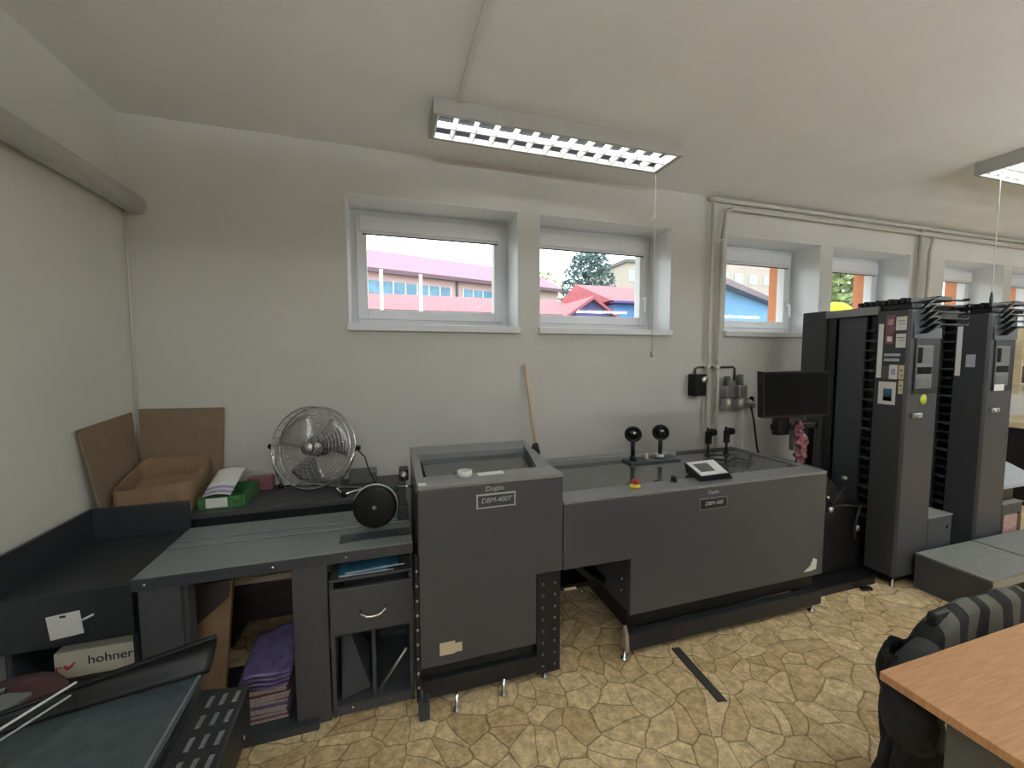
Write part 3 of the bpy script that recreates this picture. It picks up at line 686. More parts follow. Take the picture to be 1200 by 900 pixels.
# ------------------------------------------------------------------ air regulator on the back wall
t = thing('air_regulator', (2.7,2.72,1.1), 'air pressure regulator with two bowls on the wall behind the riser pipes', 'regulator')
MB().box(2.37,2.485,2.665,2.7495,1.225,1.40,.004).build('shut_off_box', M['black'], t)
MB().lathe([(0,0),(.03,0),(.03,-.02),(0,-.024)], (2.452,2.664,1.355), (0,1,0), 16).build('pressure_gauge', M['steel'], t)
MB().tube([(2.43,2.738,1.402),(2.43,2.738,1.445),(2.46,2.738,1.455),(2.82,2.738,1.455),(2.84,2.735,1.44),(2.84,2.735,1.34)], .0085, 10).build('feed_pipe', M['brownpipe'], t)
for xx, hh in ((2.73,.19),(2.865,.22)):
    b = MB().box(xx-.045,xx+.045,2.66,2.748,1.20,1.30,.008).build('regulator_body', M['steel'], t)
    MB().lathe([(0,0),(.034,.01),(.036,.10),(0,.105)], (xx,2.70,1.09), (0,0,1), 18).build('bowl', M['brass'], b)
    MB().lathe([(0,0),(.028,0),(.026,hh*.4),(0,hh*.42)], (xx,2.70,1.30), (0,0,1), 16).build('adjusting_cap', M['greybox'], b)
MB().box(2.66,2.95,2.68,2.7,1.11,1.18,.004).cyl((2.93,2.69,1.17),(3.01,2.69,1.12),.026,14).build('coupling', M['steel'], t)
MB().box(2.985,3.005,2.68,2.71,1.10,1.20,.003).build('socket', M['black'], t)
MB().tube([(2.90,2.70,1.11),(2.905,2.70,.9),(2.90,2.68,.70),(2.9,2.6,.5)], .008, 8).build('white_hose', M['pipewhite'], t)
MB().tube([(3.0,2.70,1.10),(3.03,2.70,1.0),(3.07,2.69,.75),(3.10,2.62,.5)], .008, 8).build('black_hose', M['hose'], t)
tag(MB().hexa([(1.089,2.536,.0),(1.105,2.536,.0),(1.105,2.552,.0),(1.089,2.552,.0),(.937,2.726,1.49),(.953,2.726,1.49),(.953,2.742,1.49),(.937,2.742,1.49)]).build('wooden_stick', M['wood'], loc=(1.09,2.54,0)),
    'thin pale wooden stick leaning on the wall behind the machines', 'stick')

# ------------------------------------------------------------------ delivery table left of the stitcher
t = thing('delivery_table', (-.40,2.0,0), 'grey steel delivery table with two slots, joined to the stitcher', 'table')
TX0, TX1, TY0, TY1, TZ = -.908, .092, 1.772, 2.24, .737
mb = MB()
for a, b in ((TY0,2.005),(2.022,2.078),(2.095,TY1)): mb.box(TX0,TX1,a,b,TZ-.012,TZ,.002)
mb.box(TX0+.004,TX1-.001,TY0+.003,TY1-.003,TZ-.030,TZ-.0125)
mb.build('table_top', M['tablegrey'], t)
MB().box(TX0+.002,TX1-.002,2.0055,2.0215,TZ-.0122,TZ-.006).box(TX0+.002,TX1-.002,2.0785,2.0945,TZ-.0122,TZ-.006).build('slot_shade', M['black'], t)  # black strips laid in the slots to paint their shade
MB().box(TX0,TX1,TY0-.004,TY0+.0,.690,TZ-.002,.001).box(TX0-.003,TX0,TY0,TY1,.690,TZ-.004,.001).build('apron', M['charcoal'], t)['label'] = 'dark front apron'
MB().box(-.215,TX1,1.852,1.935,TZ+.0002,TZ+.003,.001).build('guide_plate', M['charcoal'], t)
mb = MB()
for xx in (-.868,-.18,-.45): mb.lathe([(0,0),(.006,0),(.005,-.003),(0,-.004)], (xx,TY0-.0042,.712), (0,1,0), 10)
mb.build('apron_screws', M['chrome'], t)
MB().prism([(-.895,.0),(-.762,.0),(-.762,.70),(-.895,.70)], 1.777, 1.80, 'y', .003).box(-.895,-.88,1.80,2.2,.0,.70).box(-.765,-.75,1.80,1.86,.0,.70).build('leg', M['grey'], t)
MB().box(-.388,-.256,1.777,1.80,.0,.70,.003).box(-.388,-.375,1.80,2.2,.03,.70).build('leg', M['grey'], t)
MB().box(-.875,-.30,1.745,2.20,.0,.032,.003).build('bottom_shelf', M['charcoal'], t)
MB().box(-.875,-.26,2.19,2.205,.58,.70).build('rear_rail', M['charcoal'], t)

# booklets piled on its bottom shelf
zz = .0325
cols = ['paperedge']*9
for k in range(9):
    h = .016
    m_ = [M['paperedge'], M['purple'] if k%2 else M['magenta']]
    dx, dy, a = random.uniform(-.008,.008), random.uniform(-.008,.008), random.uniform(-.04,.04)
    xf = RZ(a, (-.51,1.93,0))
    tb = thing('booklet', (-.51,1.93,zz), 'thin booklet in the pile under the delivery table, %s from the bottom' % ORD[k], 'booklet', 'booklets piled on the bottom shelf')
    MB().box(-.595+dx,-.425+dx,1.82+dy,2.04+dy,zz,zz+h-.003,.001,xf).build('pages', m_[0], tb)
    MB().box(-.597+dx,-.423+dx,1.818+dy,2.042+dy,zz+h-.003,zz+h-.0005,.0008,xf).build('cover', m_[1], tb)
    zz += h+.0003
for k in range(4):
    def f(u, v, k=k, z=zz):
        x = -.610+.19*u+.006*k; y = 1.80+.24*v
        return Vector((x, y-.004*k, z+.004+.021*k+.035*v+(.018*math.sin(2.6*u)*(.5+v)+.007*math.sin(7*u+3*v))))
    tag(MB().sheet(f, 14, 14, .004).build('printed_cover', M['purple'], loc=(-.52,1.92,zz)),
        ['lowest curled purple cover on the booklet pile','second curled purple cover on the booklet pile','third curled purple cover on the booklet pile','topmost curled purple cover on the booklet pile'][k], 'printed cover', 'curled covers on the pile')
# cardboard under the table
t = thing('cardboard_sheet', (-.74,2.05,.033), 'flattened brown cardboard standing under the delivery table', 'cardboard')
MB().hexa([(-.84,1.90,.033),(-.69,1.90,.033),(-.69,1.93,.033),(-.84,1.93,.033),(-.83,2.04,.55),(-.68,2.04,.55),(-.68,2.07,.55),(-.83,2.07,.55)]).build('panel', M['cardboard'], t)
MB().hexa([(-.80,1.985,.40),(-.69,2.008,.49),(-.69,2.014,.49),(-.80,1.991,.40),(-.80,2.02,.55),(-.685,2.025,.56),(-.685,2.03,.56),(-.80,2.026,.55)]).build('dark_flap', M['brownpipe'], t)
tag(MB().hexa([(-.872,1.885,.034),(-.85,1.88,.034),(-.85,1.884,.034),(-.872,1.889,.034),(-.872,1.965,.47),(-.835,1.965,.47),(-.835,1.97,.47),(-.872,1.97,.47)]).build('white_board', M['paper'], loc=(-.86,1.93,.033)),
    'narrow white board beside the cardboard under the delivery table', 'board')
# low wooden unit behind
t = thing('low_drawer_unit', (-.55,2.55,0), 'dark low drawer unit with a pale top edge under the black desk', 'drawer unit')
MB().box(-.86,-.20,2.40,2.70,.13,.345,.003).build('carcass', M['brownpipe'], t)
MB().box(-.87,-.19,2.385,2.71,.346,.385,.003).build('top_board', M['papercream'], t)
for z0, z1 in ((.14,.205),(.21,.27),(.275,.34)): MB().box(-.85,-.21,2.388,2.399,z0,z1,.002).build('drawer_front', M['brownpipe'], t)
for xx in (-.84,-.24): 
    MB().box(xx,xx+.03,2.41,2.69,0,.129).build('leg', M['dark'], t)

# drawer cabinet between the delivery table and the stitcher
t = thing('drawer_cabinet', (-.08,1.95,0), 'grey drawer cabinet with a chrome handle and open lower bays', 'cabinet')
cx0, cx1, cy0, cy1 = -.250, .088, 1.777, 2.18
MB().box(cx0,cx0+.016,cy0+.008,cy1,.0,.60,.001).box(cx1-.016,cx1,cy0+.008,cy1,.0,.60,.001).box(cx0+.016,cx1-.016,cy1-.015,cy1,.0,.60).box(cx0,cx1,cy0+.008,cy1,.601,.612,.001).box(cx0+.016,cx1-.016,cy0+.01,cy1-.015,.36,.372).box(cx0+.016,cx1-.016,cy0,cy1-.015,.012,.055,.001).build('carcass', M['grey'], t)
dr = MB().box(cx0+.002,cx1-.002,cy0-.012,cy0+.007,.378,.576,.003).build('drawer', M['grey'], t)
MB().tube([(-.128,cy0-.012,.470),(-.124,cy0-.034,.466),(-.10,cy0-.038,.455),(-.075,cy0-.038,.453),(-.05,cy0-.038,.458),(-.028,cy0-.034,.474),(-.024,cy0-.012,.478)], .0055, 10).build('handle', M['chrome'], dr)
MB().box(-.088,-.072,cy0+.01,cy1-.016,.056,.359).build('divider', M['charcoal'], t)
MB().hexa([(-.215,cy0+.03,.057),(-.098,cy0+.03,.09),(-.098,cy0+.036,.09),(-.215,cy0+.036,.057),(-.225,cy0+.14,.34),(-.205,cy0+.14,.352),(-.10,cy0+.16,.20),(-.225,cy0+.146,.34)]).build('leaning_plate', M['charcoal'], t)
MB().cyl((-.065,cy0+.03,.062),(.06,cy0+.03,.235),.008,10).build('strut', M['steel'], t)
mb = MB()
for xx in (-.17,-.02): mb.lathe([(0,0),(.006,0),(.005,-.003),(0,-.004)], (xx,cy0-.0003,.038), (0,1,0), 10)
mb.build('plinth_screws', M['chrome'], t)
for k, (dx, ln, lb) in enumerate(((0,.20,'lower blue plastic folder on the drawer cabinet'),(.02,.22,'upper blue plastic folder on the drawer cabinet'))):
    z = .6125+.012*k
    tf = thing('folder', (-.10,1.87,z), lb, 'folder', 'folders on the drawer cabinet')
    MB().box(-.215+dx,-.215+dx+ln,1.80,2.0,z,z+.010,.001, RZ(.06*k,(-.1,1.9,0))).build('sleeve', M['blue'], tf)
    MB().box(-.212+dx,-.19+dx+ln,1.797,1.80,z+.002,z+.006,0, RZ(.06*k,(-.1,1.9,0))).build('paper_edge', M['bluepanel'], tf)

# ------------------------------------------------------------------ roller drum at the table end
t = thing('press_drum', (.0,2.05,TZ), 'black round drum with a white rim on the delivery table beside the stitcher', 'drum')
dc, dax = Vector((-.065,1.985,.842)), Vector((-.12,-1,.05)).normalized()
dr = MB().lathe([(0,.03),(.085,.03),(.097,.026),(.100,.018),(.100,.0),(0,.0)], dc, dax, 40).build('disc', M['black'], t)
MB().lathe([(.0,-.002),(.099,-.002),(.1025,-.004),(.1025,-.008),(0,-.009)], dc, dax, 40).build('white_rim', M['paper'], dr)
MB().lathe([(.0,-.010),(.101,-.010),(.101,-.03),(0,-.031)], dc, dax, 40).build('rear_disc', M['green'], dr)
MB().lathe([(0,.031),(.013,.031),(.011,.037),(0,.038)], dc, dax, 16).build('hub', M['greybox'], dr)
mb = MB(); mb.box(.035,.085,2.03,2.10,TZ+.0005,.81,.004).box(.042,.078,2.045,2.085,.81,.93,.003).tube([dc+Vector((.0,.035,0)),(.02,2.06,.88),(.06,2.065,.90)],.012,8)
mb.build('bearing_block', M['charcoal'], t)
MB().box(.048,.092,2.03,2.095,.935,.995,.006).build('sensor_head', M['dark'], t)
MB().lathe([(0,0),(.016,0),(.016,.035),(0,.037)], (.066,2.026,.972), (.2,-1,0), 14).build('sensor_lens', M['steel'], t)
MB().cyl((.03,2.05,.905),(.110,2.02,.908),.006,10).build('axle', M['chrome'], t)

# ------------------------------------------------------------------ left corner tray
t = thing('corner_tray', (-1.12,2.05,0), 'black open tray table in the left corner with a white label on its front', 'tray table')
x0, x1, y0, y1 = -1.312, -.925, 1.815, 2.30
MB().box(x0,x1,y0+.002,y1,.690,.708,.002).build('tray_floor', M['traydark'], t)
MB().box(x0,x0+.014,y0,y1,.708,.855,.002).build('side_wall', M['traydark'], t)
MB().box(x0+.014,x1,y1-.014,y1,.708,.855,.002).build('rear_wall', M['traydark'], t)
MB().box(x0,x1,y0-.012,y0+.0,.510,.706,.002).build('front_panel', M['traydark'], t)
MB().box(x0+.004,x0+.022,y0+.01,y1-.02,.0,.689).build('leg', M['traydark'], t)
MB().box(x1-.022,x1-.004,y0+.02,y1-.02,.0,.689).build('leg', M['traydark'], t)
MB().box(x0+.022,x1-.022,y1-.04,y1-.02,.0,.689).box(x0+.022,x1-.022,y0+.03,y1-.04,.33,.352).build('shelf', M['traydark'], t)
lb = MB().box(-1.170,-1.075,y0-.0150,y0-.0125,.545,.632,0,Matrix.Translation((-1.12,0,.59)) @ Matrix.Rotation(-.10,4,'Y') @ Matrix.Translation((1.12,0,-.59))).build('paper_label', M['paper'], t); lb['label'] = 'white handwritten label'
MB().box(-1.135,-1.118,y0-.0162,y0-.0151,.618,.626).build('label_mark', M['textblack'], lb)
MB().cyl((-1.072,y0-.016,.600),(-1.040,y0-.016,.614),.004,8).build('label_tie', M['paper'], t)
# printed carton below
t = thing('printed_carton', (-1.06,2.0,.352), 'white carton lettered hohner on the shelf under the corner tray', 'carton')
MB().box(-1.197,-.952,1.855,2.16,.3525,.455,.003).build('carton_body', M['papercream'], t)
M['carton'] = mat('carton_white', (.60,.57,.45), .7, var=.06); t.children[0].data.materials[0] = M['carton']
lettering('carton_lettering', 'hohner', .048, M['textblack'], t, (-1.028,1.8535,.411), sx=1.0)
lettering('carton_letter', 'r', .05, M['textred'], t, (-1.185,1.8535,.395))
MB().prism([(-1.170,.398),(-1.158,.386),(-1.146,.394),(-1.133,.412),(-1.140,.413),(-1.150,.402),(-1.158,.397),(-1.163,.408)], 1.8520, 1.8545, 'y').build('carton_emblem', M['textred'], t)

# maroon stool
t = thing('stool', (-1.155,1.545,0), 'round maroon stool in front of the corner tray', 'stool')
MB().lathe([(0,.445),(.13,.445),(.158,.455),(.165,.475),(.155,.495),(.10,.503),(0,.505)], (-1.155,1.545,0), (0,0,1), 32).build('seat', M['maroon'], t)
for k in range(4):
    a = PI/4+k*PI/2
    MB().cyl((-1.155+.10*math.cos(a),1.545+.10*math.sin(a),.444),(-1.155+.15*math.cos(a),1.545+.15*math.sin(a),0),.012,10).build('leg', M['dark'], t)

# ------------------------------------------------------------------ black desk at the back wall
t = thing('back_desk', (-.6,2.54,0), 'long black desk against the back wall carrying the fan', 'desk')
MB().box(-1.325,.085,2.335,2.735,.742,.770,.003).build('desk_top', M['deskblack'], t)
MB().box(-1.30,.06,2.345,2.36,.66,.741).build('apron', M['dark'], t)
for xx in (-1.30,.03): MB().box(xx,xx+.03,2.36,2.72,0,.741).build('leg', M['dark'], t)
# cardboard sheets leaning on the walls
tag(MB().hexa([(-1.305,2.690,.771),(-.925,2.690,.771),(-.925,2.698,.771),(-1.305,2.698,.771),(-1.318,2.738,1.26),(-.912,2.738,1.253),(-.912,2.746,1.253),(-1.318,2.746,1.26)]).build('cardboard_sheet', M['cardboard2'], loc=(-1.11,2.72,.771)),
    'brown cardboard sheet leaning upright on the back wall', 'cardboard', 'cardboard sheets leaning in the corner')
tag(MB().hexa([(-1.290,2.262+.075,.771),(-1.282,2.262+.075,.771),(-1.282,2.66,.771),(-1.290,2.66,.771),(-1.322,2.268,1.223),(-1.314,2.268,1.223),(-1.314,2.672,1.25),(-1.322,2.672,1.25)]).build('cardboard_sheet', M['cardboard2'], loc=(-1.3,2.45,.771)),
    'brown cardboard sheet leaning upright on the left wall', 'cardboard', 'cardboard sheets leaning in the corner')
# open rounded carton
def rr(x0, x1, y0, y1, r, n=5):
    pts = []
    for cx, cy, a0 in ((x1-r,y0+r,-PI/2),(x1-r,y1-r,0),(x0+r,y1-r,PI/2),(x0+r,y0+r,PI)):
        for k in range(n+1): a = a0+PI/2*k/n; pts.append((cx+r*math.cos(a), cy+r*math.sin(a)))
    return pts
t = thing('open_carton', (-1.1,2.52,.7705), 'open brown cardboard box with rounded corners on the black desk', 'box')
po = rr(-1.275,-.955,2.36,2.655,.045); pi_ = rr(-1.269,-.961,2.366,2.649,.040)
def toph(x, y): return .915 + .085*max(0,(y-2.40)/.26) + .012*math.sin(14*x+9*y)
mb = MB(); bm = mb.bm; n = len(po)
ob = [bm.verts.new((x,y,.7705)) for x,y in po]; ot = [bm.verts.new((x,y,toph(x,y))) for x,y in po]
ib = [bm.verts.new((x,y,.776)) for x,y in pi_]; it = [bm.verts.new((x,y,toph(x,y))) for x,y in pi_]
fs = []
for k in range(n):
    j = (k+1) % n
    fs += [bm.faces.new((ob[k],ob[j],ot[j],ot[k])), bm.faces.new((ot[k],ot[j],it[j],it[k])), bm.faces.new((it[k],it[j],ib[j],ib[k]))]
fs += [bm.faces.new(ob[::-1]), bm.faces.new(ib)]
for f in fs: f.smooth = False
bmesh.ops.recalc_face_normals(bm, faces=fs); mb.build('carton_walls', M['cardboard'], t)
MB().hexa([(-1.255,2.39,.84),(-.975,2.39,.84),(-.975,2.63,.90),(-1.255,2.63,.90),(-1.255,2.39,.846),(-.975,2.39,.846),(-.975,2.63,.906),(-1.255,2.63,.906)]).build('inner_flap', M['cardboard'], t)
# green tray with leaflets
t = thing('green_tray', (-.84,2.45,.7705), 'low green printed carton tray on the black desk', 'tray')
MB().box(-.93,-.72,2.385,2.62,.7705,.776).box(-.93,-.72,2.385,2.389,.776,.830,.001).box(-.93,-.926,2.389,2.62,.776,.83,.001).box(-.724,-.72,2.389,2.62,.776,.84,.001).box(-.926,-.724,2.616,2.62,.776,.84,.001).build('tray_walls', M['green'], t)
MB().box(-.895,-.80,2.382,2.3848,.778,.826).build('white_label', M['paper'], t)
def lf(z0, tilt, x0, x1, y0, y1):
    def f(u, v): return Vector((x0+(x1-x0)*u, y0+(y1-y0)*v, z0+tilt*v+.012*math.sin(PI*u)))
    return f
for k in range(5):
    tag(MB().sheet(lf(.835+.011*k,.05,-.915+.006*k,-.79+.006*k,2.40,2.56), 8, 8, .006).build('leaflet', M['lilac'] if k % 2 else M['paper'], loc=(-.85,2.48,.835)),
        '%s leaflet fanned in the green tray, %s from the bottom' % ('lilac' if k % 2 else 'white', ORD[k]), 'leaflet', 'leaflets in the green tray')
for k in range(3):
    tag(MB().box(-.785,-.66,2.645,2.725,.7705+.024*k,.7705+.024*k+.023,.001).build('brochure_stack', M['magenta'], loc=(-.72,2.68,.7705+.024*k)),
        ['lowest plum brochure bundle behind the green tray','middle plum brochure bundle behind the green tray','top plum brochure bundle behind the green tray'][k], 'brochures', 'plum brochures')
# flat dark box right of the fan
tag(MB().box(-.235,-.075,2.60,2.73,.7705,.835,.004).build('flat_box', M['greybox'], loc=(-.15,2.66,.7705)), 'flat dark grey box on the black desk right of the fan', 'box')

# ------------------------------------------------------------------ chrome fan
fc = Vector((-.41,2.535,1.028)); fax = Vector((-.36,-.90,.17)).normalized(); RF = .232
t = thing('floor_fan', (-.41,2.53,.7705), 'chrome wire high-velocity fan tilted on the black desk', 'fan')
qf = Vector((0,0,1)).rotation_difference(fax)
def fp(r, a, h): return fc + qf @ Vector((r*math.cos(a), r*math.sin(a), h))
def dome(r, front): 
    s_ = (1-(r/RF)**2)**.5 if r < RF else 0
    return (.035+.035*s_) if front else (-.035-.055*s_)
for front in (True, False):
    mb = MB()
    for k in range(11 if front else 8):
        r = RF*(k+1.5)/(12 if front else 9)
        mb.ring(fp(0,0,dome(r,front)), fax, r, .0012, 56, 4)
    for k in range(28 if front else 20):
        a = 2*PI*k/(28 if front else 20)
        mb.tube([fp(.03+(RF-.03)*j/6, a+.3*(j/6.)*(1 if front else 0), dome(.03+(RF-.03)*j/6,front)) for j in range(7)], .0012, 4)
    mb.ring(fp(0,0,.034 if front else -.034), fax, RF, .0045, 64, 6)
    g = mb.build('front_guard' if front else 'rear_guard', M['wire'], t)
    if front: MB().lathe([(0,.070),(.034,.070),(.034,.074),(0,.077)], fc, fax, 20).build('badge', M['steel'], g)
mb = MB()
for k in range(32):
    a = 2*PI*k/32; mb.tube([fp(RF,a,.034), fp(RF,a,-.034)], .0012, 4)
mb.build('side_wires', M['wire'], t)
mb = MB()
for b_ in range(3):
    def bl(u, v, b_=b_):
        r = .045+.155*u; a = 2*PI*b_/3 + (v-.5)*(1.25 if u > .1 else .8)
        return fp(r, a, (v-.5)*.06*(1.1-.4*u)+.0)
    mb.sheet(bl, 6, 8, .0015)
mb.lathe([(0,-.02),(.048,-.02),(.048,.018),(.03,.03),(0,.032)], fc, fax, 24)
mb.build('blades', M['blade'], t)
MB().lathe([(0,-.12),(.045,-.118),(.055,-.10),(.055,-.04),(0,-.035)], fc, fax, 24).build('motor', M['charcoal'], t)
sd = fax.cross(Vector((0,0,1))).normalized()
if sd.x < 0: sd = -sd
fwd = Vector((fax.x, fax.y, 0)).normalized()
pr, pl_ = fc+sd*(RF+.014), fc-sd*(RF+.014)
zf = .7785
mb = MB()
gR, gL = Vector((-.285,2.475,zf+.008)), Vector((-.615,2.655,zf+.008))
loop = [pr, pr*.5+gR*.5+Vector((.012,-.01,0)), gR+Vector((.004,0,.03)), gR, gR+Vector((.035,-.085,0)), gR+Vector((.055,-.10,0)), gR+Vector((.135,-.045,0)), gR+Vector((.13,-.02,.0)), gR+Vector((.02,.03,0)), gR*.5+gL*.5+Vector((.03,.05,0)), gL+Vector((.01,.01,0)), gL+Vector((-.004,0,.03)), pl_*.5+gL*.5-Vector((.012,0,0)), pl_]
mb.tube(loop, .0085, 10)
mb.build('stand', M['chrome'], t)
for p_, s_ in ((pr,1),(pl_,-1)):
    MB().lathe([(0,0),(.014,0),(.016,.012),(.010,.02),(0,.021)], p_+sd*s_*.010, sd*s_, 14).build('pivot_knob', M['black'], t)
for g_ in (gR+Vector((.045,-.093,0)), gL):
    MB().lathe([(0,-.0155),(.014,-.0155),(.014,.010),(0,.010)], g_, (0,0,1), 12).build('rubber_foot', M['black'], t)
MB().tube([pr, pr+Vector((.05,.02,-.06)), (-.12,2.55,.88),(-.08,2.5,.80),(-.03,2.45,.775)], .004, 6).build('power_cord', M['hose'], t)

# ------------------------------------------------------------------ grey low stacker boxes in front of the towers
def stacker(x0, x1, y0, y1, h, label):
    t = thing('low_platform', ((x0+x1)/2,(y0+y1)/2,0), label, 'platform', 'low steel platforms before the towers')
    MB().box(x0,x1,y0,y1,h-.012,h,.003).build('platform_top', M['platform'], t)
    MB().box(x0,x0+.012,y0,y1,0,h-.0125,.001).box(x1-.012,x1,y0,y1,0,h-.0125,.001).box(x0+.012,x1-.012,y1-.012,y1,0,h-.0125).build('side_plates', M['grey'], t)
    MB().prism([(x0+.0125,h-.013),(x0+.0125,0),(x0+.07,0),(x0+.10,h-.06),(x1-.10,h-.06),(x1-.07,0),(x1-.0125,0),(x1-.0125,h-.013)], y0, y0+.012, 'y').build('front_frame', M['boxedge'], t)
    MB().box(x0+.03,x1-.03,y0+.05,y1-.03,.0,h-.08).build('inner_box', M['black'], t)
stacker(3.345,3.945,1.34,1.70,.238,'low grey steel platform in front of the first tower')
stacker(3.965,4.60,1.34,1.70,.238,'low grey steel platform in front of the second tower')

# ------------------------------------------------------------------ desk with chair and jackets
t = thing('office_desk', (1.9,.25,0), 'beech desk in the right foreground on grey steel legs', 'desk')
MB().prism([(1.18,-.35),(2.75,-.35),(2.75,.655),(1.18,.655)], .728, .75, 'z', .002).build('desk_top', M['beech'], t)
for xx in (1.245, 2.62):
    MB().box(xx,xx+.05,.36,.555,.03,.7245,.004).box(xx-.01,xx+.06,-.30,.62,.0,.03,.006).build('leg', M['greybox'], t)
MB().box(1.30,2.62,.2,.22,.60,.70,.003).build('crossbar', M['greybox'], t)

t = thing('office_chair', (1.83,.55,0), 'dark chair pushed under the beech desk, its back hidden by a striped coat', 'chair')
MB().box(1.60,2.06,.32,.74,.43,.49,.02).build('seat', M['maroon'], t)
MB().box(1.62,2.07,.760,.790,.52,.742,.012).build('backrest', M['dark'], t)
MB().box(1.80,1.88,.735,.80,.40,.56,.006).build('back_support', M['dark'], t)
MB().cyl((1.83,.53,.08),(1.83,.53,.43),.03,16).build('gas_column', M['steel'], t)
mb = MB()
for k in range(5):
    a = 2*PI*k/5+.3; mb.tube([(1.83,.53,.09),(1.83+.27*math.cos(a),.53+.27*math.sin(a),.065)], [.028,.016], 8)
base = mb.build('star_base', M['black'], t)
for k in range(5):
    a = 2*PI*k/5+.3; p = Vector((1.83+.27*math.cos(a),.53+.27*math.sin(a),.028))
    MB().lathe([(0,-.02),(.027,-.02),(.027,.02),(0,.02)], p, (-math.sin(a),math.cos(a),0), 14).build('castor', M['black'], base)

def coat(u, v):
    # v: from the hem behind, over the top of the backrest, to the hem before the seat
    s = v*2-1
    x = 1.585+.505*u
    drop = abs(s)
    edge = max(0, .25-u)/.25
    ztop = .752+.006*math.sin(18*u) - .10*edge**1.6
    if s < 0: y = .812+.02*math.sin(12*u+1)*drop+.012*drop; z = ztop-.50*drop**1.15
    else: y = .742-.02*math.sin(11*u)*drop-.004*drop; z = ztop-.24*drop**1.1
    if drop < .12: y = .777+(y-.777)*(drop/.12)**.6
    x -= .07*edge*drop**.6
    return Vector((x, y, z))
tag(MB().sheet(coat, 40, 40, .006, uv=True).build('striped_coat', M['stripes'], loc=(1.84,.777,.5)), 'dark and grey striped coat draped over the chair back behind the desk', 'coat')
# black jacket with crumpled sleeve hanging off the chair's left side
t = thing('black_jacket', (1.42,.74,.3), 'crumpled black jacket hanging beside the left end of the desk', 'jacket')
def jk(u, v):
    a = 2*PI*u; z = .16+.53*v
    w = .105-.02*v+.02*math.sin(6*v); d = .055+.012*math.sin(9*v+1)
    f = 1+.14*math.sin(5*a+6*v)+.09*math.sin(9*a-11*v)
    cx = 1.475+.03*math.sin(4*v)-.05*v*(1-v)
    return Vector((cx+w*f*math.cos(a), .735+d*f*math.sin(a), z))
mb = MB(); mb.sheet(jk, 48, 40)
mb.bm.faces.new([v for v in []] ) if False else None
mb.build('jacket_body', M['hose'], t)
M['jacket'] = mat('jacket_cloth', (.014,.014,.016), .85, var=.4, vscale=25, bump=.6, bscale=30)
t.children[0].data.materials[0] = M['jacket']
pts = [(1.50,.72,.69),(1.43,.70,.665),(1.375,.685,.62),(1.345,.68,.565),(1.36,.685,.51),(1.41,.69,.475),(1.46,.70,.46)]
MB().tube([Vector(p)+Vector((.012*math.sin(5*i),0,.0)) for i, p in enumerate(pts)], [.035,.05,.058,.062,.055,.05,.04], 14).build('sleeve', M['jacket'], t)
MB().tube([(1.37,.63,.60),(1.385,.625,.55),(1.39,.627,.50)], .012, 8).tube([(1.43,.63,.60),(1.44,.625,.55),(1.445,.63,.50)], .012, 8).build('strap', M['charcoal'], t)

# ------------------------------------------------------------------ steel strip on the floor
tag(MB().hexa([(1.385,1.40-.04,.0),(1.43,1.352,.0),(1.455,1.695,.0),(1.408,1.70,.0),(1.387,1.362,.006),(1.428,1.354,.006),(1.453,1.694,.006),(1.41,1.699,.006)]).build('floor_strip', M['lino2'], loc=(1.42,1.53,0)),
    'flat dark metal strip lying on the floor under the trimmer', 'strip')

# ------------------------------------------------------------------ near tray unit, bottom left
t = thing('stacker_unit', (-.85,1.0,0), 'dark delivery stacker in the left foreground with vents and a glossy tray', 'machine')
TZ2 = .60
tr = MB().prism([(-.545,1.372),(-.53,.55),(-1.30,.55),(-1.30,1.18),(-.86,1.318)][::-1], TZ2-.02, TZ2, 'z', .002).build('tray_plate', M['tray'], t)
def lip(u, v):
    P0, P1, P2 = Vector((-.532,1.378,0)), Vector((-.86,1.326,0)), Vector((-1.30,1.19,0))
    p = P0.lerp(P1, u*1.6) if u < .625 else P1.lerp(P2, (u-.625)/.375)
    hgt = .098*(1-.75*u)
    a = v*PI*.62
    return Vector((p.x+.01*math.sin(a), p.y+.034*math.sin(a)*1.2-.0, TZ2-.004+hgt*v))
MB().sheet(lip, 24, 8, .012).build('curved_lip', M['black'], t)
MB().hexa([(-.552,.55,TZ2+.0005),(-.545,.55,TZ2+.0005),(-.548,1.365,TZ2+.0005),(-.555,1.365,TZ2+.0005),(-.552,.55,TZ2+.006),(-.545,.55,TZ2+.006),(-.548,1.365,TZ2+.006),(-.555,1.365,TZ2+.006)]).build('edge_trim', M['ventgrey'], t)
mb = MB().prism([(-.528,1.325),(-.518,.55),(-.385,.55),(-.405,1.300)][::-1], .465, TZ2-.012, 'z', .004)
old = set(mb.bm.faces)
for r_ in range(9):
    for c_ in range(3):
        yy = 1.272-.066*r_; xx = -.498+.032*c_+.0012*r_
        mb.hexa([(xx,yy-.024,TZ2-.0125),(xx+.013,yy-.024,TZ2-.0125),(xx+.014,yy+.018,TZ2-.0125),(xx+.001,yy+.018,TZ2-.0125),(xx+.003,yy-.022,TZ2-.007),(xx+.011,yy-.022,TZ2-.007),(xx+.012,yy+.012,TZ2-.011),(xx+.003,yy+.012,TZ2-.011)])
for f in mb.bm.faces:
    if f not in old: f.material_index = 1
vp = mb.build('vent_panel', [M['dark'], M['ventgrey']], t)
mb = MB()
for yy in (1.22,1.10): mb.lathe([(0,0),(.006,0),(.005,.004),(0,.005)], (-.4005+.002*(1.22-yy)*8,yy,.50), (1,0,0), 10)
mb.build('panel_screws', M['chrome'], vp)
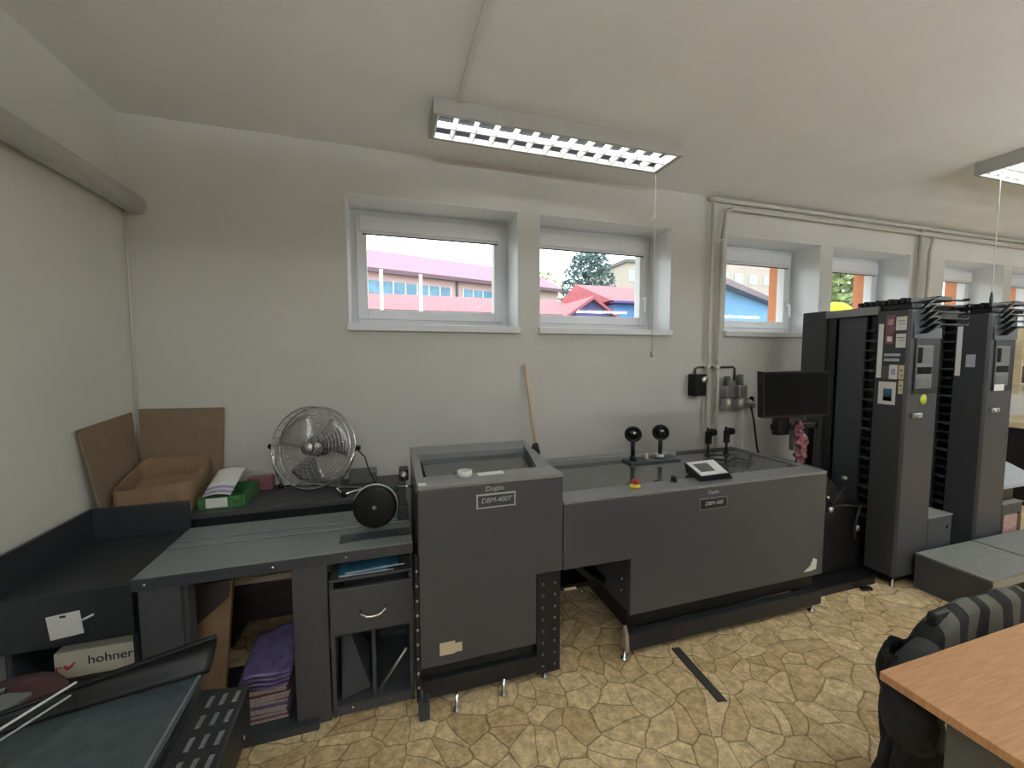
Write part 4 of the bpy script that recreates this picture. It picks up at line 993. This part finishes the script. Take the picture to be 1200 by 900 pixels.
def strip(x, y, x2, y2, z0, z1, w_=.004):
    return [(x,y,z0),(x+w_,y,z0),(x2+w_,y2,z0),(x2,y2,z0),(x,y,z1),(x+w_,y,z1),(x2+w_,y2,z1),(x2,y2,z1)]
gd = MB().hexa(strip(-.800,1.300,-.99,.97,TZ2+.001,TZ2+.095,.004)).build('acrylic_guide', M['clear'], t)
MB().hexa(strip(-.800,1.300,-.99,.97,TZ2+.0952,TZ2+.099,.005)).build('bright_edge', M['paper'], gd)
MB().hexa(strip(-.812,1.300,-1.002,.97,TZ2+.062,TZ2+.066,.003)).build('bright_edge', M['paper'], gd)
MB().box(-1.16,-.60,.62,1.22,.06,.5795,.006).build('pedestal', M['dark'], t)
MB().box(-1.25,-.55,.58,1.24,0,.059,.006).build('foot_plate', M['black'], t)
t = thing('side_tray', (-1.15,1.35,.58), 'flat grey tray with a bright edge left of the near stacker', 'tray')
MB().prism([(-1.325,1.18),(-1.31,1.05),(-.985,1.33),(-.96,1.41),(-1.02,1.425),(-1.325,1.36)], .612, .622, 'z', .002).build('tray_sheet', M['ventgrey'], t)
MB().hexa([(-1.325,1.362,.612),(-1.03,1.428,.612),(-1.03,1.434,.612),(-1.325,1.368,.612),(-1.325,1.362,.632),(-1.03,1.428,.632),(-1.03,1.434,.632),(-1.325,1.368,.632)]).build('bright_edge', M['chrome'], t)
MB().box(-1.30,-1.24,1.25,1.30,.0,.611,.004).build('leg', M['dark'], t)

# ------------------------------------------------------------------ far right corner
t = thing('work_counter', (7.2,2.3,0), 'far pale work counter beyond the second tower', 'counter')
MB().box(6.2,8.6,2.0,2.70,.80,.86,.004).build('counter_top', M['papercream'], t)
MB().box(6.25,8.55,2.05,2.68,0,.799).build('counter_body', M['black'], t)
t = thing('wall_shelf', (7.2,2.62,1.2), 'far wall shelf with small things beyond the second tower', 'shelf')
for z in (1.22,1.55): MB().box(6.6,8.2,2.56,2.7495,z,z+.025,.002).build('shelf_board', M['papercream'], t)
for xx in (6.62,8.16): MB().box(xx,xx+.02,2.57,2.749,1.12,1.85,.002).build('shelf_side', M['papercream'], t)
cs = ['maroon','papercream','green','brownpipe','paper','black','red','paper']
k = 0
for z in (1.2455,1.5755):
    for j in range(7):
        x = 6.70+.17*j; h = .12+.08*random.random(); m_ = cs[(k*3) % 8]
        o = thing('storage_jar', (x,2.62,z), 'small far jar, %s from the left on the %s board of the wall shelf' % (ORD[j], 'lower' if z < 1.4 else 'upper'), 'jar', 'jars on the far wall shelf')
        MB().lathe([(0,0),(.05,0),(.052,h*.7),(.035,h*.85),(0,h*.85)], (x,2.62,z), (0,0,1), 14).build('jar_body', M[m_], o)
        MB().lathe([(0,h*.85),(.038,h*.85),(.038,h),(0,h)], (x,2.62,z), (0,0,1), 14).build('lid', M['dark'], o); k += 1
t = thing('counter_device', (6.6,2.3,.86), 'small white device on the far counter', 'device')
MB().box(6.45,6.85,2.15,2.45,.8605,.92,.01).prism([(6.50,.92),(6.62,.92),(6.70,1.03),(6.56,1.05)],2.2,2.4,'y',.004).build('device_body', M['paper'], t)
MB().lathe([(0,0),(.03,0),(.028,-.02),(0,-.022)], (6.60,2.198,.985), (0,1,0), 14).build('device_knob', M['dark'], t)

# ------------------------------------------------------------------ outside
def gmat(name, col, **k): M[name] = mat(name, col, **k); return M[name]
gmat('grass', (.12,.16,.06), rough=.95, var=.3, vscale=3)
gmat('rooftile', (.40,.115,.13), rough=.7, var=.12, vscale=4)
gmat('rooffar', (.36,.16,.22), rough=.7, var=.10, vscale=3)
gmat('facade', (.68,.52,.50), rough=.9, var=.05)
gmat('bluewall', (.16,.36,.66), rough=.8, var=.06, vscale=2)
gmat('violetwall', (.13,.11,.28), rough=.8, var=.08, vscale=2)
gmat('gutter', (.13,.08,.10), rough=.5)
gmat('bandglass', (.12,.30,.42), rough=.1, var=.25, vscale=1.5)
gmat('flat', (.42,.36,.31), rough=.9, var=.05, vscale=1)
gmat('conifer', (.055,.115,.105), rough=.9, var=.4, vscale=5)
gmat('leaf', (.20,.26,.10), rough=.9, var=.4, vscale=5)
gmat('yellowleaf', (.60,.58,.03), rough=.9, var=.2, vscale=5)
gmat('bark', (.10,.07,.05), rough=.9)
tag(MB().box(-60,110,3.3,130,.9,1.0).build('ground', M['grass']), kind='structure')
GZ = 1.0
E0, ED = Vector((-.85,25,0)), Vector((.9603,.2790,0)); EN = Vector((-.279,.9603,0))
def bl(s, w, z): p = E0+ED*s+EN*w; return Vector((p.x,p.y,z))
def slab(mb, s0, s1, w0, w1, z0, z1): mb.hexa([bl(s0,w0,z0),bl(s1,w0,z0),bl(s1,w1,z0),bl(s0,w1,z0),bl(s0,w0,z1),bl(s1,w0,z1),bl(s1,w1,z1),bl(s0,w1,z1)])
t = thing('long_building', (3,27,GZ), 'long pale building with a red roof and a band of windows beyond the first window', 'building')
mb = MB(); slab(mb, -7, 14.5, .5, 9.5, GZ, 6.62); mb.build('wall', M['facade'], t)
mb = MB(); mb.hexa([bl(-7.5,0,6.62),bl(15,0,6.62),bl(15,10,6.62),bl(-7.5,10,6.62),bl(-7.5,4.6,8.82),bl(15,4.6,8.82),bl(15,5.4,8.82),bl(-7.5,5.4,8.82)]); mb.build('roof', M['rooffar'], t)
mb = MB(); slab(mb, -7.5, 15, -.1, .12, 6.42, 6.66); mb.build('gutter', M['gutter'], t)
for s0 in (-5.9,.0,6.2):
    mb = MB(); slab(mb, s0, s0+5.3, .42, .52, 5.28, 6.02); f = mb.build('window_band', M['bandglass'], t)
    mb = MB()
    for k in range(8): slab(mb, s0+5.3*k/7-.04, s0+5.3*k/7+.04, .36, .44, 5.24, 6.06)
    mb.build('mullions', M['paper'], f)
for s0 in (5.75,): 
    mb = MB(); slab(mb, s0-.06, s0+.06, .3, .45, GZ, 6.5); mb.build('downpipe', M['gutter'], t)
# low red-roofed building nearer, with gable and blue wall
t = thing('low_building', (2,16,GZ), 'low red-roofed building with a violet gable and a blue wall', 'building')
MB().box(-5,8.3,14.3,20.6,GZ,3.0).build('wall', M['facade'], t)
MB().prism([(14,3.06),(18.8,4.28),(21,3.5),(21,3.06)], -5.3, 8.3, 'x').build('roof', M['rooftile'], t)
MB().box(-5.3,6.3,13.9,14.0,2.95,3.08).build('gutter', M['gutter'], t)
MB().prism([(6.42,3.0),(8.45,3.0),(7.47,3.66)], 13.9, 14.1, 'y').build('gable', M['violetwall'], t)
MB().prism([(6.30,3.0),(6.42,2.98),(7.47,3.67),(8.5,2.98),(8.62,3.0),(7.47,3.80)], 13.7, 18.5, 'y').build('gable_roof', M['rooftile'], t)
MB().box(8.65,13.0,14.2,20,GZ,3.60).build('blue_wall', M['bluewall'], t)
MB().box(8.4,13.2,13.85,14.15,3.60,3.68).build('eave', M['violetwall'], t)
MB().prism([(13.85,3.68),(17,4.8),(20.2,3.68)], 8.3, 13.3, 'x').build('wing_roof', M['rooftile'], t)
# blue building seen in the third window
t = thing('blue_building', (11,10.5,GZ), 'bright blue building with a red eave beyond the third window', 'building')
p0, p1 = Vector((7.7,8.35,0)), Vector((16.0,12.9,0)); dn = (p1-p0).normalized(); nn = Vector((-dn.y,dn.x,0))
def bb(s, w, z): p = p0+dn*s+nn*w; return Vector((p.x,p.y,z))
LN = (p1-p0).length
def slab2(mb, s0, s1, w0, w1, z0, z1, w2=None, w3=None):
    w2 = w0 if w2 is None else w2; w3 = w1 if w3 is None else w3
    mb.hexa([bb(s0,w0,z0),bb(s1,w0,z0),bb(s1,w1,z0),bb(s0,w1,z0),bb(s0,w2,z1),bb(s1,w2,z1),bb(s1,w3,z1),bb(s0,w3,z1)])
mb = MB(); slab2(mb, 0, LN, 0, 1.5, GZ, 3.36); mb.build('wall', M['bluewall'], t)
mb = MB(); slab2(mb, -.1, LN+.2, -.3, 1.6, 3.36, 3.52); mb.build('eave', M['gutter'], t)
mb = MB(); slab2(mb, -.1, LN+.2, -.3, 1.6, 3.52, 4.0, 1.0, 1.2); mb.build('roof', M['rooftile'], t)
# apartment blocks
def block(x0, x1, y0, y1, h, label, nx, nz):
    t = thing('apartment_block', ((x0+x1)/2,(y0+y1)/2,GZ), label, 'building', 'apartment blocks far behind')
    MB().box(x0,x1,y0,y1,GZ,h).build('wall', M['flat'], t)
    MB().box(x0-.3,x1+.3,y0-.3,y1+.3,h,h+.4).build('roof_edge', M['greybox'], t)
    for i in range(nx):
        for j in range(nz):
            xx = x0+(x1-x0)*(i+.5)/nx; zz_ = GZ+2.2+(h-GZ-2.6)*(j+.5)/nz
            f = MB().box(xx-.75,xx+.75,y0-.06,y0+.02,zz_-.7,zz_+.7).build('window', M['bluepanel'], t)
block(29,37,45,56,13.2,'smaller pale apartment block beyond the second window', 4, 4)
block(43,66,45,58,19,'tall cream apartment block beyond the third window', 9, 6)
# trees
def tree(x, y, h, r, m_, label, n, conic, z0=GZ, low=.18, fs=.10):
    t = thing('tree', (x,y,z0), label, 'tree', 'trees outside the windows')
    MB().cyl((x,y,z0),(x,y,z0+h*.9),.10*r,10,.02).build('trunk', M['bark'], t)
    mb = MB(); rnd = random.Random(int(x*10+y))
    for k in range(n):
        v = low+(1-low)*rnd.random(); rad = r*((1-v)**.75*1.05+.05 if conic else (max(.05,1-((v-.6)/.45)**2))**.5)
        a = rnd.random()*2*PI; rr_ = rad*(rnd.random()**.45)
        c = Vector((x+rr_*math.cos(a), y+rr_*math.sin(a), z0+h*v)); s = fs*r*(.6+rnd.random())
        d1 = Vector((rnd.uniform(-1,1),rnd.uniform(-1,1),rnd.uniform(-.6,.6))).normalized()*s; d2 = d1.orthogonal().normalized()*s*.7
        q_ = [mb.bm.verts.new(c+d) for d in (d1,d2,-d1,-d2)]; mb.bm.faces.new(q_)
    mb.build('crown', M[m_], t)
tree(12.45,23.6,7.1,1.75,'conifer','blue-green conifer behind the red roof beyond the second window',3200,False,low=.38,fs=.065)
tree(19.5,13.2,5.0,1.9,'leaf','pale leafy tree beyond the fourth window',1100,False)
tree(23.5,15.0,6.0,2.4,'leaf','pale leafy tree further right beyond the fourth window',900,False)
tree(16.6,41,9.5,3.2,'leaf','low bare tree left of the conifer beyond the second window',250,False)
tag(None or MB().ball((10.2,7.0,2.35), .52, (1,.8,.9), 16).ball((10.5,7.1,2.2),.45,(1,.9,.9),16).ball((10.3,6.95,1.6),.6,(1,.9,1),16).build('yellow_shrub', M['yellowleaf'], loc=(10.3,7,GZ)), 'bright yellow shrub outside the fourth window', 'shrub')
for x, lb in ((-.065,'left slim white pole outside the first window'),(.74,'right slim white pole outside the first window')):
    tag(MB().cyl((x,9,GZ),(x,9,3.36 if x<0 else 3.30),.035,10).build('white_pole', M['paper'], loc=(x,9,GZ)), lb, 'pole', 'white poles')

# ------------------------------------------------------------------ light
w = bpy.data.worlds.new('overcast_sky'); bpy.context.scene.world = w; w.use_nodes = True
bg = w.node_tree.nodes['Background']; bg.inputs['Color'].default_value = (.90,.95,1.0,1); bg.inputs['Strength'].default_value = 3.3
sc = bpy.context.scene
sc.view_settings.view_transform = 'Standard'; sc.view_settings.look = 'None'; sc.view_settings.gamma = 1; sc.view_settings.use_curve_mapping = False
sc.view_settings.exposure = 0.2
sc.cycles.use_denoising = True
sc.cycles.max_bounces = 10; sc.cycles.diffuse_bounces = 6; sc.cycles.transparent_max_bounces = 12
sc.cycles.sample_clamp_indirect = 6
